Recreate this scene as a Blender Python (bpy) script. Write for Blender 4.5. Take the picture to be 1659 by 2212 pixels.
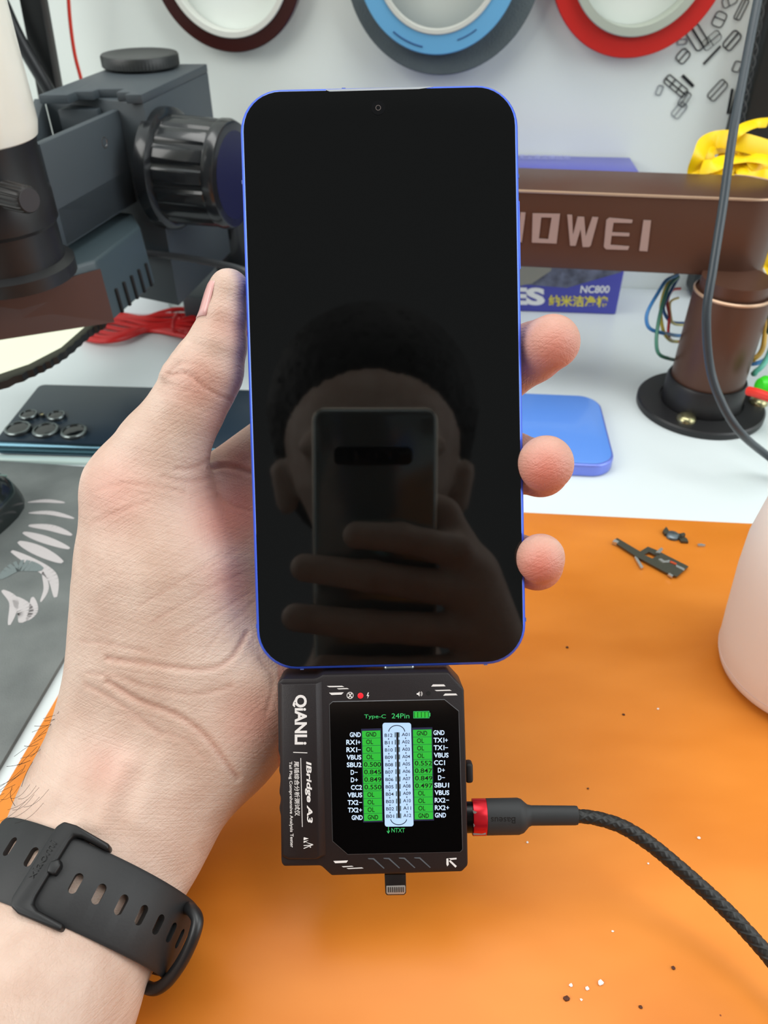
import bpy, bmesh, math, random
import numpy as np
from mathutils import Vector, Matrix, noise
random.seed(7)
rng = np.random.default_rng(7)
SC = bpy.context.scene
for o in list(bpy.data.objects): bpy.data.objects.remove(o)
COL = SC.collection

# ------------------------------------------------------------------ camera
F = 1660.0; H = 0.25; TH = math.radians(39)
CAM = Vector((0, 0, H))
FW = Vector((0, math.cos(TH), -math.sin(TH))); RT = Vector((1, 0, 0)); UP = Vector((0, math.sin(TH), math.cos(TH)))
cd = bpy.data.cameras.new('camera'); cam = bpy.data.objects.new('camera', cd); COL.objects.link(cam)
cam.location = CAM; cam.rotation_euler = (math.radians(90) - TH, 0, 0)
cd.sensor_fit = 'VERTICAL'; cd.sensor_height = 36; cd.lens = F / 2212 * 36
cd.clip_start = 0.0004; cd.clip_end = 30
cd.dof.use_dof = True; cd.dof.focus_distance = 0.212; cd.dof.aperture_fstop = 23
SC.camera = cam
# ------------------------------------------------------------------ colour management, world, lights
SC.view_settings.view_transform = 'Standard'; SC.view_settings.look = 'None'
SC.view_settings.gamma = 1; SC.view_settings.exposure = 0.35; SC.view_settings.use_curve_mapping = False
wd = bpy.data.worlds.new('room_light'); SC.world = wd; wd.use_nodes = True
wn = wd.node_tree; bgn = wn.nodes['Background']
tcw = wn.nodes.new('ShaderNodeTexCoord'); sepw = wn.nodes.new('ShaderNodeSeparateXYZ'); rmpw = wn.nodes.new('ShaderNodeValToRGB')
madd = wn.nodes.new('ShaderNodeMath'); madd.operation = 'MULTIPLY_ADD'; madd.inputs[1].default_value = 0.5; madd.inputs[2].default_value = 0.5
wn.links.new(tcw.outputs['Generated'], sepw.inputs[0]); wn.links.new(sepw.outputs['Y'], madd.inputs[0]); wn.links.new(madd.outputs[0], rmpw.inputs[0])
rmpw.color_ramp.elements[0].position = 0.26; rmpw.color_ramp.elements[0].color = (.15, .16, .16, 1)   # dim end of the room behind the photographer
rmpw.color_ramp.elements[1].position = 0.50; rmpw.color_ramp.elements[1].color = (.93, 1, .99, 1)
wn.links.new(rmpw.outputs[0], bgn.inputs[0]); bgn.inputs[1].default_value = 1.0

def area(name, loc, target, sx, sy, power, col=(1, 1, 1)):
    l = bpy.data.lights.new(name, 'AREA'); l.shape = 'RECTANGLE'; l.size = sx; l.size_y = sy; l.energy = power; l.color = col
    o = bpy.data.objects.new(name, l); COL.objects.link(o); o.location = loc
    o.rotation_euler = (Vector(target) - Vector(loc)).to_track_quat('-Z', 'Y').to_euler(); return o
area('bench_lamp', (0.05, 0.30, 1.35), (0.02, 0.26, 0), 1.2, 0.40, 6.8, (1, .99, .96))
area('fill_lamp_left', (-1.30, -0.40, 1.10), (-0.05, 0.30, 0.1), 1.2, 1.2, 18, (1, .99, .95))  # added soft fill from behind left, out of view, brightens the wall
area('fill_lamp_right', (1.40, -0.30, 0.90), (0.0, 0.30, 0.05), 1.2, 1.2, 14, (.95, .99, 1))  # added cool fill from the right side, no visible source

# ------------------------------------------------------------------ projection helpers
def ray(x, y): return FW + RT * ((x - 829.5) / F) - UP * ((y - 1106) / F)
def P(x, y, d): return CAM + ray(x, y) * d
def onp(x, y, p, n):
    r = ray(x, y); return CAM + r * ((Vector(p) - CAM).dot(n) / r.dot(n))
def onZ(x, y, z=0.0): return onp(x, y, Vector((0, 0, z)), Vector((0, 0, 1)))
def lerp(a, b, t): return a + (b - a) * t

# ------------------------------------------------------------------ materials
def lin(c):
    if isinstance(c, str): c = [int(c[i:i+2], 16) / 255 for i in (0, 2, 4)]
    return tuple((v / 12.92 if v <= .04045 else ((v + .055) / 1.055) ** 2.4) for v in c[:3]) + (1,)
_m = {}
def mat(name, col, rough=.5, metal=0, spec=.5, bump=0, bscale=400, var=0, vscale=40, emit=0, trans=0, coat=0, sss=0, alpha=1, ior=1.45):
    if name in _m: return _m[name]
    m = bpy.data.materials.new(name); m.use_nodes = True; nt = m.node_tree; b = nt.nodes['Principled BSDF']
    c = lin(col); b.inputs['Base Color'].default_value = c; b.inputs['Roughness'].default_value = rough
    b.inputs['Metallic'].default_value = metal; b.inputs['Specular IOR Level'].default_value = spec
    b.inputs['Transmission Weight'].default_value = trans; b.inputs['Coat Weight'].default_value = coat; b.inputs['IOR'].default_value = ior
    if sss: b.inputs['Subsurface Weight'].default_value = sss; b.inputs['Subsurface Radius'].default_value = (1, .4, .25); b.inputs['Subsurface Scale'].default_value = .003
    if emit: b.inputs['Emission Color'].default_value = c; b.inputs['Emission Strength'].default_value = emit; b.inputs['Base Color'].default_value = (.01, .01, .012, 1) if spec < .5 else c
    tc = nt.nodes.new('ShaderNodeTexCoord')
    if bump:
        n = nt.nodes.new('ShaderNodeTexNoise'); n.inputs['Scale'].default_value = bscale; n.inputs['Detail'].default_value = 3
        bp = nt.nodes.new('ShaderNodeBump'); bp.inputs['Strength'].default_value = bump; bp.inputs['Distance'].default_value = .001
        nt.links.new(tc.outputs['Object'], n.inputs['Vector']); nt.links.new(n.outputs['Fac'], bp.inputs['Height']); nt.links.new(bp.outputs[0], b.inputs['Normal'])
    if var:
        n = nt.nodes.new('ShaderNodeTexNoise'); n.inputs['Scale'].default_value = vscale; n.inputs['Detail'].default_value = 4
        r = nt.nodes.new('ShaderNodeValToRGB')
        r.color_ramp.elements[0].position = .3; r.color_ramp.elements[1].position = .7
        r.color_ramp.elements[0].color = tuple(v * (1 - var) for v in c[:3]) + (1,); r.color_ramp.elements[1].color = tuple(min(1, v * (1 + var)) for v in c[:3]) + (1,)
        nt.links.new(tc.outputs['Object'], n.inputs['Vector']); nt.links.new(n.outputs['Fac'], r.inputs[0]); nt.links.new(r.outputs[0], b.inputs['Base Color'])
    _m[name] = m; return m

# ------------------------------------------------------------------ mesh builder
class MB:
    def __init__(s): s.bm = bmesh.new()
    def face(s, pts):
        try: return s.bm.faces.new([s.bm.verts.new(p) for p in pts])
        except ValueError: return None
    def prism(s, pts, ext, bevel=0, seg=2, top=None):
        """closed polygon extruded by vector ext; pts is one cap; top = other cap's points if given"""
        a = [s.bm.verts.new(p) for p in pts]; b = [s.bm.verts.new(p) for p in (top or [Vector(p) + ext for p in pts])]
        n = len(a); fs = [s.bm.faces.new(a), s.bm.faces.new(b[::-1])]
        for i in range(n): fs.append(s.bm.faces.new([a[i], b[i], b[(i+1) % n], a[(i+1) % n]]))
        bmesh.ops.recalc_face_normals(s.bm, faces=fs)
        if bevel:
            es = {e for f in fs for e in f.edges if len(e.link_faces) == 2 and e.calc_face_angle(0) > .35}
            bmesh.ops.bevel(s.bm, geom=list(es), offset=bevel, segments=seg, affect='EDGES', profile=.5, clamp_overlap=True)
        return s
    def box(s, c, ax, size, bevel=0, seg=2):
        c = Vector(c); x, y, z = [Vector(a).normalized() * (l / 2) for a, l in zip(ax, size)]
        return s.prism([c - x - y - z, c + x - y - z, c + x + y - z, c - x + y - z], z * 2, bevel, seg)
    def tube(s, pts, r, seg=10, closed=False, cap=True, flat=1.0, up=None):
        pts = [Vector(p) for p in pts]; n = len(pts); R = r if hasattr(r, '__len__') else [r] * n
        rings = []; prev = None
        for i in range(n):
            a = pts[i - 1] if (i or closed) else pts[0]; b = pts[(i + 1) % n] if (i < n - 1 or closed) else pts[-1]
            t = (b - a).normalized()
            if prev is None:
                v = Vector(up) if up is not None else (Vector((0, 0, 1)) if abs(t.z) < .9 else Vector((1, 0, 0)))
            else: v = prev
            v = (v - t * v.dot(t)).normalized(); prev = v; w = t.cross(v)
            rings.append([s.bm.verts.new(pts[i] + v * (R[i] * math.sin(k * 2 * math.pi / seg)) * flat + w * (R[i] * math.cos(k * 2 * math.pi / seg))) for k in range(seg)])
        fs = []
        for i in range(n if closed else n - 1):
            A, B = rings[i], rings[(i + 1) % n]
            for k in range(seg): fs.append(s.bm.faces.new([A[k], A[(k+1) % seg], B[(k+1) % seg], B[k]]))
        if cap and not closed: fs.append(s.bm.faces.new(rings[0][::-1])); fs.append(s.bm.faces.new(rings[-1]))
        return s
    def lathe(s, c, ax, prof, seg=48, ribs=0, rib=0, lo=None, capa=True, capb=True, close=False):
        c = Vector(c); ax = Vector(ax).normalized(); u = ax.orthogonal().normalized(); v = ax.cross(u); rings = []
        for j, (r, h) in enumerate(prof):
            ring = []
            for k in range(seg):
                a = 2 * math.pi * k / seg; rr = r
                if ribs and (lo is None or lo[0] <= j <= lo[1]):
                    ph = (k * ribs / seg) % 1.0; rr = r - rib * (1 if ph < .28 else 0)
                ring.append(s.bm.verts.new(c + ax * h + (u * math.cos(a) + v * math.sin(a)) * max(rr, 1e-6)))
            rings.append(ring)
        m = len(rings)
        for j in range(m if close else m - 1):
            A, B = rings[j], rings[(j + 1) % m]
            for k in range(seg): s.bm.faces.new([A[k], A[(k+1) % seg], B[(k+1) % seg], B[k]])
        if not close:
            if capa: s.bm.faces.new(rings[0][::-1])
            if capb: s.bm.faces.new(rings[-1])
        return s
    def build(s, name, m, parent=None, smooth=True, origin=None, angle=35):
        bm = s.bm; bmesh.ops.recalc_face_normals(bm, faces=bm.faces[:])
        me = bpy.data.meshes.new(name)
        if parent is None and len(bm.verts):
            cs = [v.co for v in bm.verts]; lo = [min(c[i] for c in cs) for i in range(3)]; hi = [max(c[i] for c in cs) for i in range(3)]
            o0 = Vector(((lo[0] + hi[0]) / 2, (lo[1] + hi[1]) / 2, lo[2])) if origin is None else Vector(origin)
            for v in bm.verts: v.co -= o0
        else: o0 = None
        bm.to_mesh(me); bm.free(); me.materials.append(m)
        o = bpy.data.objects.new(name, me); COL.objects.link(o)
        if o0 is not None: o.location = o0
        if smooth:
            me.polygons.foreach_set('use_smooth', [True] * len(me.polygons))
            try: me.set_sharp_from_angle(angle=math.radians(angle))
            except Exception: pass
        if parent is not None: setpar(o, parent)
        return o
def world_of(o):
    m = Matrix.Translation(o.location) if o.parent is None else None
    return m
def setpar(o, parent):
    root = parent
    while root.parent is not None: root = root.parent
    o.parent = parent; o.matrix_parent_inverse = Matrix.Translation(-root.location)
    if parent is not root: o.matrix_parent_inverse = Matrix.Identity(4)
def tag(o, label, cat, group=None, kind=None):
    if label: o['label'] = label
    if cat: o['category'] = cat
    if group: o['group'] = group
    if kind: o['kind'] = kind
    return o
def thing(name, label, cat, loc=(0, 0, 0), group=None):
    o = bpy.data.objects.new(name, None); COL.objects.link(o); o.location = Vector(loc); o.empty_display_size = .01
    return tag(o, label, cat, group)

def spline(pts, n=8, closed=False):
    """Catmull-Rom through vectors"""
    pts = [Vector(p) for p in pts]; N = len(pts); out = []
    for i in range(N if closed else N - 1):
        if closed: a, b, c, d = pts[(i-1) % N], pts[i], pts[(i+1) % N], pts[(i+2) % N]
        else: a, b, c, d = pts[max(i-1, 0)], pts[i], pts[i+1], pts[min(i+2, N-1)]
        for k in range(n):
            t = k / n; out.append(.5 * ((2 * b) + (c - a) * t + (2*a - 5*b + 4*c - d) * t*t + (3*b - a - 3*c + d) * t**3))
    if not closed: out.append(pts[-1])
    return out

# text -> triangles in the unit box (fits to the ink's bounding box)
_tc = {}
def text_geo(sx, bold=0.0, shear=0.0):
    key = (sx, bold, shear)
    if key in _tc: return _tc[key]
    cu = bpy.data.curves.new('t', 'FONT'); cu.body = sx; cu.size = 1; cu.offset = bold; cu.shear = shear; cu.resolution_u = 4
    ob = bpy.data.objects.new('t', cu); COL.objects.link(ob)
    dg = bpy.context.evaluated_depsgraph_get(); dg.update()
    me = bpy.data.meshes.new_from_object(ob.evaluated_get(dg))
    vs = [v.co.copy() for v in me.vertices]; fs = [tuple(p.vertices) for p in me.polygons]
    bpy.data.objects.remove(ob); bpy.data.curves.remove(cu); bpy.data.meshes.remove(me)
    if not vs: _tc[key] = ([], []); return _tc[key]
    x0 = min(v.x for v in vs); x1 = max(v.x for v in vs); y0 = min(v.y for v in vs); y1 = max(v.y for v in vs)
    _tc[key] = ([((v.x - x0) / max(x1 - x0, 1e-6), (v.y - y0) / max(y1 - y0, 1e-6)) for v in vs], fs); return _tc[key]
def put_text(mb, sx, quad, conv, bold=0.0, shear=0.0):
    """quad: left-bottom, right-bottom, right-top, left-top as pixel pairs; conv maps a pixel pair to the surface"""
    vs, fs = text_geo(sx, bold, shear); lb, rb, rt, lt = [Vector((q[0], q[1], 0)) for q in quad]
    bv = []
    for u, v in vs:
        p = lb * (1-u) * (1-v) + rb * u * (1-v) + rt * u * v + lt * (1-u) * v
        bv.append(mb.bm.verts.new(conv(p.x, p.y)))
    for f in fs:
        try: mb.bm.faces.new([bv[i] for i in f])
        except ValueError: pass
def rect_text(mb, sx, x0, y0, x1, y1, conv, skew=0, **k):
    put_text(mb, sx, [(x0, y1), (x1, y1 + skew), (x1, y0 + skew), (x0, y0)], conv, **k)

# ================================================================== SETTING
A = math.radians(4.7)
E1 = Vector((math.cos(A), -math.sin(A), 0)); E2 = Vector((math.sin(A), math.cos(A), 0)); EZ = Vector((0, 0, 1))
WP = onZ(1390, 621, 0)                 # where wall meets bench
def onW(x, y, off=0.0): return onp(x, y, WP - E2 * off, E2)
def Wc(s, z, off=0.0): return WP + E1 * s + EZ * z - E2 * off

m_wall = mat('white_wall_paint', (.88, .91, .89), .55, bump=.05, bscale=60)
m_desk = mat('white_laminate', (.82, .855, .86), .35, bump=.02, bscale=200, var=.015, vscale=8)
w = MB().prism([Wc(-1.1, -.02), Wc(.9, -.02), Wc(.9, -.02) + E2*.03, Wc(-1.1, -.02) + E2*.03], EZ * .75).build('wall_back', m_wall, smooth=False)
tag(w, 'white wall behind the workbench', 'wall', kind='structure')
b = thing('workbench', 'white laminate workbench top under everything', 'workbench', WP + Vector((-.2, -.35, -.03)))
MB().prism([Wc(-1.1, 0), Wc(.9, 0), Wc(.9, 0) - E2*.72, Wc(-1.1, 0) - E2*.72], -EZ * .03, .003).build('bench_top', m_desk, b)
fl = MB().prism([Vector((-1.6, -1.4, -.77)), Vector((1.6, -1.4, -.77)), Vector((1.6, .75, -.77)), Vector((-1.6, .75, -.77))], -EZ * .02).build('floor', mat('grey_floor_tile', (.42, .41, .40), .6, var=.08, vscale=6), smooth=False)
tag(fl, 'grey floor under the workbench', 'floor', kind='structure')
for sx, sy in ((-1.05, -.05), (.8, -.05), (-1.05, -.66), (.8, -.66)):
    MB().box(Wc(sx, -.4) + E2 * sy, (E1, E2, EZ), (.04, .04, .74), .002).build('leg', mat('grey_steel_leg', (.5, .5, .5), .4, .6), b)

# orange silicone mat: traced back edge and left edge
def mat_orange():
    m = mat('orange_silicone', (.86, .49, .10), .36, spec=.3)
    nt = m.node_tree; bs = nt.nodes['Principled BSDF']; tc = nt.nodes.new('ShaderNodeTexCoord')
    n1 = nt.nodes.new('ShaderNodeTexNoise'); n1.inputs['Scale'].default_value = 9; n1.inputs['Detail'].default_value = 3
    mp = nt.nodes.new('ShaderNodeMapping'); mp.inputs['Scale'].default_value = (1, 2.6, 1); nt.links.new(tc.outputs['Object'], mp.inputs[0]); nt.links.new(mp.outputs[0], n1.inputs['Vector'])
    r1 = nt.nodes.new('ShaderNodeValToRGB'); r1.color_ramp.elements[0].position = .35; r1.color_ramp.elements[0].color = lin((.77, .44, .12)); r1.color_ramp.elements[1].position = .65; r1.color_ramp.elements[1].color = lin((.84, .51, .19))
    nt.links.new(n1.outputs['Fac'], r1.inputs[0])
    # small burn and dirt specks
    v = nt.nodes.new('ShaderNodeTexVoronoi'); v.inputs['Scale'].default_value = 55; nt.links.new(tc.outputs['Object'], v.inputs['Vector'])
    lt = nt.nodes.new('ShaderNodeMath'); lt.operation = 'LESS_THAN'; lt.inputs[1].default_value = .035; nt.links.new(v.outputs['Distance'], lt.inputs[0])
    n2 = nt.nodes.new('ShaderNodeTexNoise'); n2.inputs['Scale'].default_value = 14; nt.links.new(tc.outputs['Object'], n2.inputs['Vector'])
    g2 = nt.nodes.new('ShaderNodeMath'); g2.operation = 'GREATER_THAN'; g2.inputs[1].default_value = .5; nt.links.new(n2.outputs['Fac'], g2.inputs[0])
    mu = nt.nodes.new('ShaderNodeMath'); mu.operation = 'MULTIPLY'; nt.links.new(lt.outputs[0], mu.inputs[0]); nt.links.new(g2.outputs[0], mu.inputs[1])
    mx = nt.nodes.new('ShaderNodeMixRGB'); mx.inputs[2].default_value = lin((.50, .24, .08)); nt.links.new(mu.outputs[0], mx.inputs[0]); nt.links.new(r1.outputs[0], mx.inputs[1])
    nt.links.new(mx.outputs[0], bs.inputs['Base Color'])
    n3 = nt.nodes.new('ShaderNodeTexNoise'); n3.inputs['Scale'].default_value = 22; n3.inputs['Detail'].default_value = 2; nt.links.new(tc.outputs['Object'], n3.inputs['Vector'])
    bp = nt.nodes.new('ShaderNodeBump'); bp.inputs['Strength'].default_value = .25; bp.inputs['Distance'].default_value = .0015; nt.links.new(n3.outputs['Fac'], bp.inputs['Height']); nt.links.new(bp.outputs[0], bs.inputs['Normal'])
    return m
mA, mBk = onZ(1140, 1107, .0012), onZ(1610, 1130, .0012)
e = (mBk - mA).normalized(); q = onZ(166, 1431, .0012); e2 = (onZ(127, 1498, .0012) - q).normalized()
# intersection of the back edge line and the left edge line
den = e.x * e2.y - e.y * e2.x; t = ((q.x - mA.x) * e2.y - (q.y - mA.y) * e2.x) / den; cTL = mA + e * t
cTR = cTL + e * .50; cBR = cTR + e2 * .36; cBL = cTL + e2 * .36
mm = MB().prism([Vector((c.x, c.y, .0001)) for c in (cTL, cTR, cBR, cBL)], EZ * .0012, .0004).build('silicone_mat', mat_orange())
tag(mm, 'glossy orange silicone work mat on the white bench', 'work mat')
ZM = .0013

# mouse pad
def mat_pad():
    m = mat('mouse_pad_print', (.35, .36, .36), .42, bump=.2, bscale=1500); nt = m.node_tree; bs = nt.nodes['Principled BSDF']
    tc = nt.nodes.new('ShaderNodeTexCoord'); n = nt.nodes.new('ShaderNodeTexNoise'); n.inputs['Scale'].default_value = 16; n.inputs['Detail'].default_value = 5
    nt.links.new(tc.outputs['Object'], n.inputs['Vector']); r = nt.nodes.new('ShaderNodeValToRGB')
    r.color_ramp.elements[0].position = .3; r.color_ramp.elements[0].color = lin((.27, .29, .29)); r.color_ramp.elements[1].position = .72; r.color_ramp.elements[1].color = lin((.52, .54, .53))
    nt.links.new(n.outputs['Fac'], r.inputs[0]); nt.links.new(r.outputs[0], bs.inputs['Base Color']); return m
p1, p2 = onZ(172, 1363, .002), onZ(26, 1610, .002); pe = (p2 - p1).normalized()
pf1, pf2 = onZ(0, 995, .002), onZ(205, 1009, .002); fe = (pf2 - pf1).normalized()
den = fe.x * pe.y - fe.y * pe.x; t = ((p1.x - pf1.x) * pe.y - (p1.y - pf1.y) * pe.x) / den; pTR = pf1 + fe * t
pt = thing('mouse_pad', 'dark grey mouse pad with pale brush-stroke print, left of the hand', 'mouse pad', (pTR.x - .12, pTR.y - .1, 0))
MB().prism([Vector((c.x, c.y, .0001)) for c in (pTR, pTR - fe * .26, pTR - fe * .26 + pe * .23, pTR + pe * .23)], EZ * .002, .0004).build('pad_surface', mat_pad(), pt)
mb = MB(); zp = .0022
def stroke(mb, pts, wd, z, conv=None):
    """tapered flat brush stroke along px points"""
    q = spline([onZ(x, y, z) for x, y in pts], 6); n = len(q)
    for i in range(n - 1):
        d = (q[i+1] - q[i]).normalized(); s = Vector((-d.y, d.x, 0))
        w0 = wd * math.sin(math.pi * (.08 + .84 * i / (n - 1))) ; w1 = wd * math.sin(math.pi * (.08 + .84 * (i + 1) / (n - 1)))
        mb.face([q[i] - s * w0, q[i+1] - s * w1, q[i+1] + s * w1, q[i] + s * w0])
for pts, wd in [([(60, 1085), (100, 1082), (140, 1086)], .0014), ([(62, 1108), (110, 1108), (160, 1120)], .0016), ([(62, 1135), (110, 1140), (155, 1156)], .0022),
                ([(50, 1150), (95, 1165), (150, 1185)], .0024), ([(40, 1170), (85, 1190), (135, 1215)], .003), ([(25, 1190), (70, 1215), (112, 1245), (120, 1290)], .0026),
                ([(92, 1235), (100, 1270), (88, 1300)], .0012), ([(30, 1290), (55, 1320), (45, 1345)], .0034), ([(5, 1275), (30, 1300), (20, 1350)], .002), ([(70, 1290), (72, 1320), (58, 1340)], .002)]:
    stroke(mb, pts, wd, zp)
mb.build('printed_strokes', mat('pad_print_pale', (.70, .68, .68), .6), pt)
mb = MB(); stroke(mb, [(0, 1250), (40, 1222), (92, 1230)], .004, .0023); mb.build('printed_leaf', mat('pad_print_grey', (.42, .46, .46), .6), pt)

# ================================================================== BACKGROUND WALL: TAPE ROLLS
def tape_ring(name, m, s, z, r1, r0, off, th, parent, bev=.0006, seg=96):
    c = Wc(s, z, off)
    return MB().lathe(c, -E2, [(r0, 0), (r1 - bev, 0), (r1, bev), (r1, th - bev), (r1 - bev, th), (r0, th)], seg, close=True).build(name, m, parent)
S1, S2, S3 = -.3130, -.1715, -.0480
t1 = thing('tape_roll', 'dark brown-red film tape roll on a white core, leftmost on the wall', 'tape roll', Wc(S1, .2127))
tape_ring('tape_winding', mat('brown_film_tape', (.21, .09, .08), .22, spec=.6), S1, .2127, .0500, .0415, .001, .011, t1)
tape_ring('tape_core', mat('white_card_core', (.80, .81, .78), .5), S1, .2127, .0415, .0378, .0005, .0128, t1)
t2 = thing('tape_roll', 'wide grey foam tape roll on the wall behind the light blue one', 'tape roll', Wc(S2, .2143))
tape_ring('tape_winding', mat('grey_foam_tape', (.34, .38, .39), .8, bump=.5, bscale=900, var=.08), S2, .2143, .0630, .044, .0008, .014, t2)
t3 = thing('tape_roll', 'light blue tape roll in front of the grey foam roll', 'tape roll', Wc(S2 - .003, .2155, .015))
tape_ring('tape_winding', mat('light_blue_tape', (.40, .66, .83), .45), S2 - .003, .2160, .0515, .040, .0151, .008, t3)
tape_ring('tape_core', mat('white_card_core', 0), S2 - .003, .2160, .040, .0372, .0151, .009, t3)
mb = MB()
mb.tube([Wc(S2 - .003 + .0475 * math.cos(a), .216 + .0475 * math.sin(a), .0232) for a in np.linspace(-2.2, -1.75, 10)], .0005, 6); mb.build('loose_tape_edge', mat('blue_edge_dark', (.12, .30, .50), .5), t3); mb = MB()
mb.tube([Wc(S2 - .003 + .0450 * math.cos(a), .216 + .0450 * math.sin(a), .0232) for a in np.linspace(-1.25, -.95, 8)], .0004, 6)
mb.build('loose_tape_edge', mat('blue_edge_dark', (.12, .30, .50), .5), t3)
t4 = thing('tape_roll', 'bright red tape roll with pale core, right of the blue one', 'tape roll', Wc(S3, .2179))
tape_ring('tape_winding', mat('red_film_tape', (.76, .15, .13), .35), S3, .2179, .0556, .0430, .001, .010, t4)
tape_ring('tape_core', mat('pale_grey_core', (.66, .69, .64), .4), S3, .2179, .0430, .0375, .0005, .0145, t4)

# black gasket frames stuck on the wall
GS = mat('black_gasket_foam', (.07, .09, .10), .7)
def gasket(ends, width, r, label, bar=None, pad=False, tone=None, z=.0006):
    """rounded frame whose long axis runs between two px points"""
    width *= (1.35 if not pad else 1.0); r *= .75
    a, b = onW(*ends[0], z), onW(*ends[1], z); d = (b - a).normalized(); n = E2.cross(d).normalized(); L = (b - a).length; c = (a + b) / 2
    m = tone or GS
    mb = MB()
    if pad:
        mb.box(c, (d, n, E2), (L, width, .0012), .0003)
    else:
        pts = []; cr = min(width, L) * .28
        for sx, sy, a0 in ((1, 1, 0), (-1, 1, 90), (-1, -1, 180), (1, -1, 270)):
            for k in range(5):
                an = math.radians(a0 + k * 22.5); pts.append(c + d * (sx * (L/2 - cr) + cr * math.cos(an)) + n * (sy * (width/2 - cr) + cr * math.sin(an)))
        mb.tube(pts, r, 8, closed=True)
        for t in (bar or []):
            if t[0] == 'x': mb.tube([c + d * (t[1] * L/2) - n * width/2, c + d * (t[1] * L/2) + n * width/2], r, 8)
            else: mb.tube([c - d * L/2 + n * (t[1] * width/2), c + d * L/2 + n * (t[1] * width/2)], r * (t[2] if len(t) > 2 else 1), 8)
    o = mb.build('adhesive_gasket', m)
    tag(o, label, 'gasket', 'black gaskets stuck on the wall'); return o
def c8(x, y): return (1380 + x / 5.946, y / 5.946)
GG = mat('grey_gasket_foam', (.45, .48, .50), .7)
gasket([c8(1080, 60), c8(1260, -40)], .0042, .00035, 'small black gasket frame cut by the top edge, nearest the red tape', [('x', -.2)])
gasket([c8(1380, -10), c8(1250, 250)], .0032, .0004, 'long narrow gasket frame at the top beside the hanging cable', [('y', .1)])
gasket([c8(1080, 160), c8(990, 340)], .0055, .0004, 'two-cell gasket frame under the one cut by the top edge', [('x', -.1)])
gasket([c8(670, 350), c8(830, 610)], .0062, .0005, 'tallest dark gasket frame tight against the red tape roll', [('y', -.05, 1.6)])
gasket([c8(1040, 430), c8(830, 610)], .0050, .00035, 'four-cell gasket frame overlapping the tallest dark one', [('y', 0, 1.4), ('x', .1)], z=.0014)
gasket([c8(1280, 420), c8(1110, 620)], .0052, .0005, 'gasket frame with thick black corner, right of the four-cell one', [('y', .05, 1.3)])
gasket([c8(1050, 590), c8(830, 825)], .0012, .0005, 'thin straight black gasket strip hanging from the thick-cornered frame', pad=True)
gasket([c8(500, 545), c8(620, 535)], .0022, .0004, 'tiny grey rounded gasket ring just below the red tape', tone=GG)
gasket([c8(630, 655), c8(510, 790)], .0052, .00045, 'short square gasket frame with three cells under the tiny ring', [('y', 0)])
gasket([c8(1285, 790), c8(1230, 920)], .0036, .0004, 'gasket frame half hidden by the cable, right of the straight strip')
gasket([c8(560, 970), c8(700, 1110)], .0020, .0005, 'solid black gasket bar alone in the lower group', pad=True)
gasket([c8(350, 1000), c8(600, 1210)], .0042, .00045, 'long sloping gasket frame with four cells in the lower group', [('y', .1, 1.3), ('x', -.35), ('x', .3)])
gasket([c8(290, 1100), c8(240, 1220)], .0026, .0004, 'small pale gasket ring at the far left of the lower group', tone=GG)
gasket([c8(640, 1190), c8(530, 1360)], .0040, .00045, 'upper of two stacked gasket frames ending the lower group', [('y', .1)], z=.0014)
gasket([c8(590, 1330), c8(450, 1500)], .0048, .00035, 'lowest pale gasket frame on the wall', [('y', 0)], tone=GG)
gasket([c8(1110, 1050), c8(910, 1270)], .0050, .00042, 'lone two-cell gasket frame between lower group and cable', [('y', .05)])
gasket([c8(1200, 1140), c8(1140, 1460)], .0016, .0005, 'narrow vertical gasket strip beside the black upright', pad=True)

# ================================================================== BLUE BOX
BXR = onZ(1330, 680, 0); bx_t = .0985
bl_plane = BXR
def onB(x, y, off=0.0002): return onp(x, y, BXR - E2 * off, E2)
bxw = .20; bxd = (Wc(0, 0) - BXR).dot(E2) - .002
box = thing('product_box', 'blue cardboard wipes box with white and yellow print standing against the wall', 'box', BXR - E1 * bxw / 2)
MB().prism([BXR, BXR - E1 * bxw, BXR - E1 * bxw + E2 * bxd, BXR + E2 * bxd], EZ * bx_t, .0012).build('carton', mat('blue_carton', (.24, .25, .66), .32, coat=.3), box)
m_white = mat('white_print', (.90, .91, .92), .5); m_yel = mat('yellow_print', (.85, .80, .28), .5)
mb = MB(); rect_text(mb, 'NC800', 1253, 617, 1317, 633, onB, bold=.02, shear=.15); mb.build('model_lettering', m_white, box, smooth=False); mb2 = MB(); mb = MB()
rect_text(mb, 'ES', 1098, 620, 1177, 658, onB, skew=2, bold=.05); mb.build('white_lettering', m_white, box, smooth=False)
for x in (1290, 1320):
    mb = MB()
    for k in range(3): mb.face([onB(x + k * 6, 378 + k), onB(x + 4 + k * 6, 378 + k), onB(x + 2 + k * 6, 390), onB(x - 2 + k * 6, 390)])
    mb.build('white_mark', m_white, box, smooth=False)
rect_text(mb2, '纳米洁净棉', 1185, 637, 1313, 661, onB, skew=3, bold=.025); mb2.build('yellow_lettering', m_yel, box, smooth=False)
mb = MB(); mb.face([onB(1100, 500), onB(1344, 500), onB(1342, 588), onB(1225, 622), onB(1100, 612)]); mb.build('printed_picture', mat('box_photo', (.36, .38, .46), .4, var=.5, vscale=120), box, smooth=False)
mb = MB(); mb.face([onB(1100, 500, .0004), onB(1205, 500, .0004), onB(1190, 585, .0004), onB(1150, 612, .0004), onB(1100, 622, .0004)]); mb.build('printed_cloth', mat('box_cloth_print', (.55, .55, .52), .5), box, smooth=False)
mb = MB()
def onBT(x, y): return onp(x, y, Vector((0, 0, bx_t + .0002)), EZ)
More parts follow.
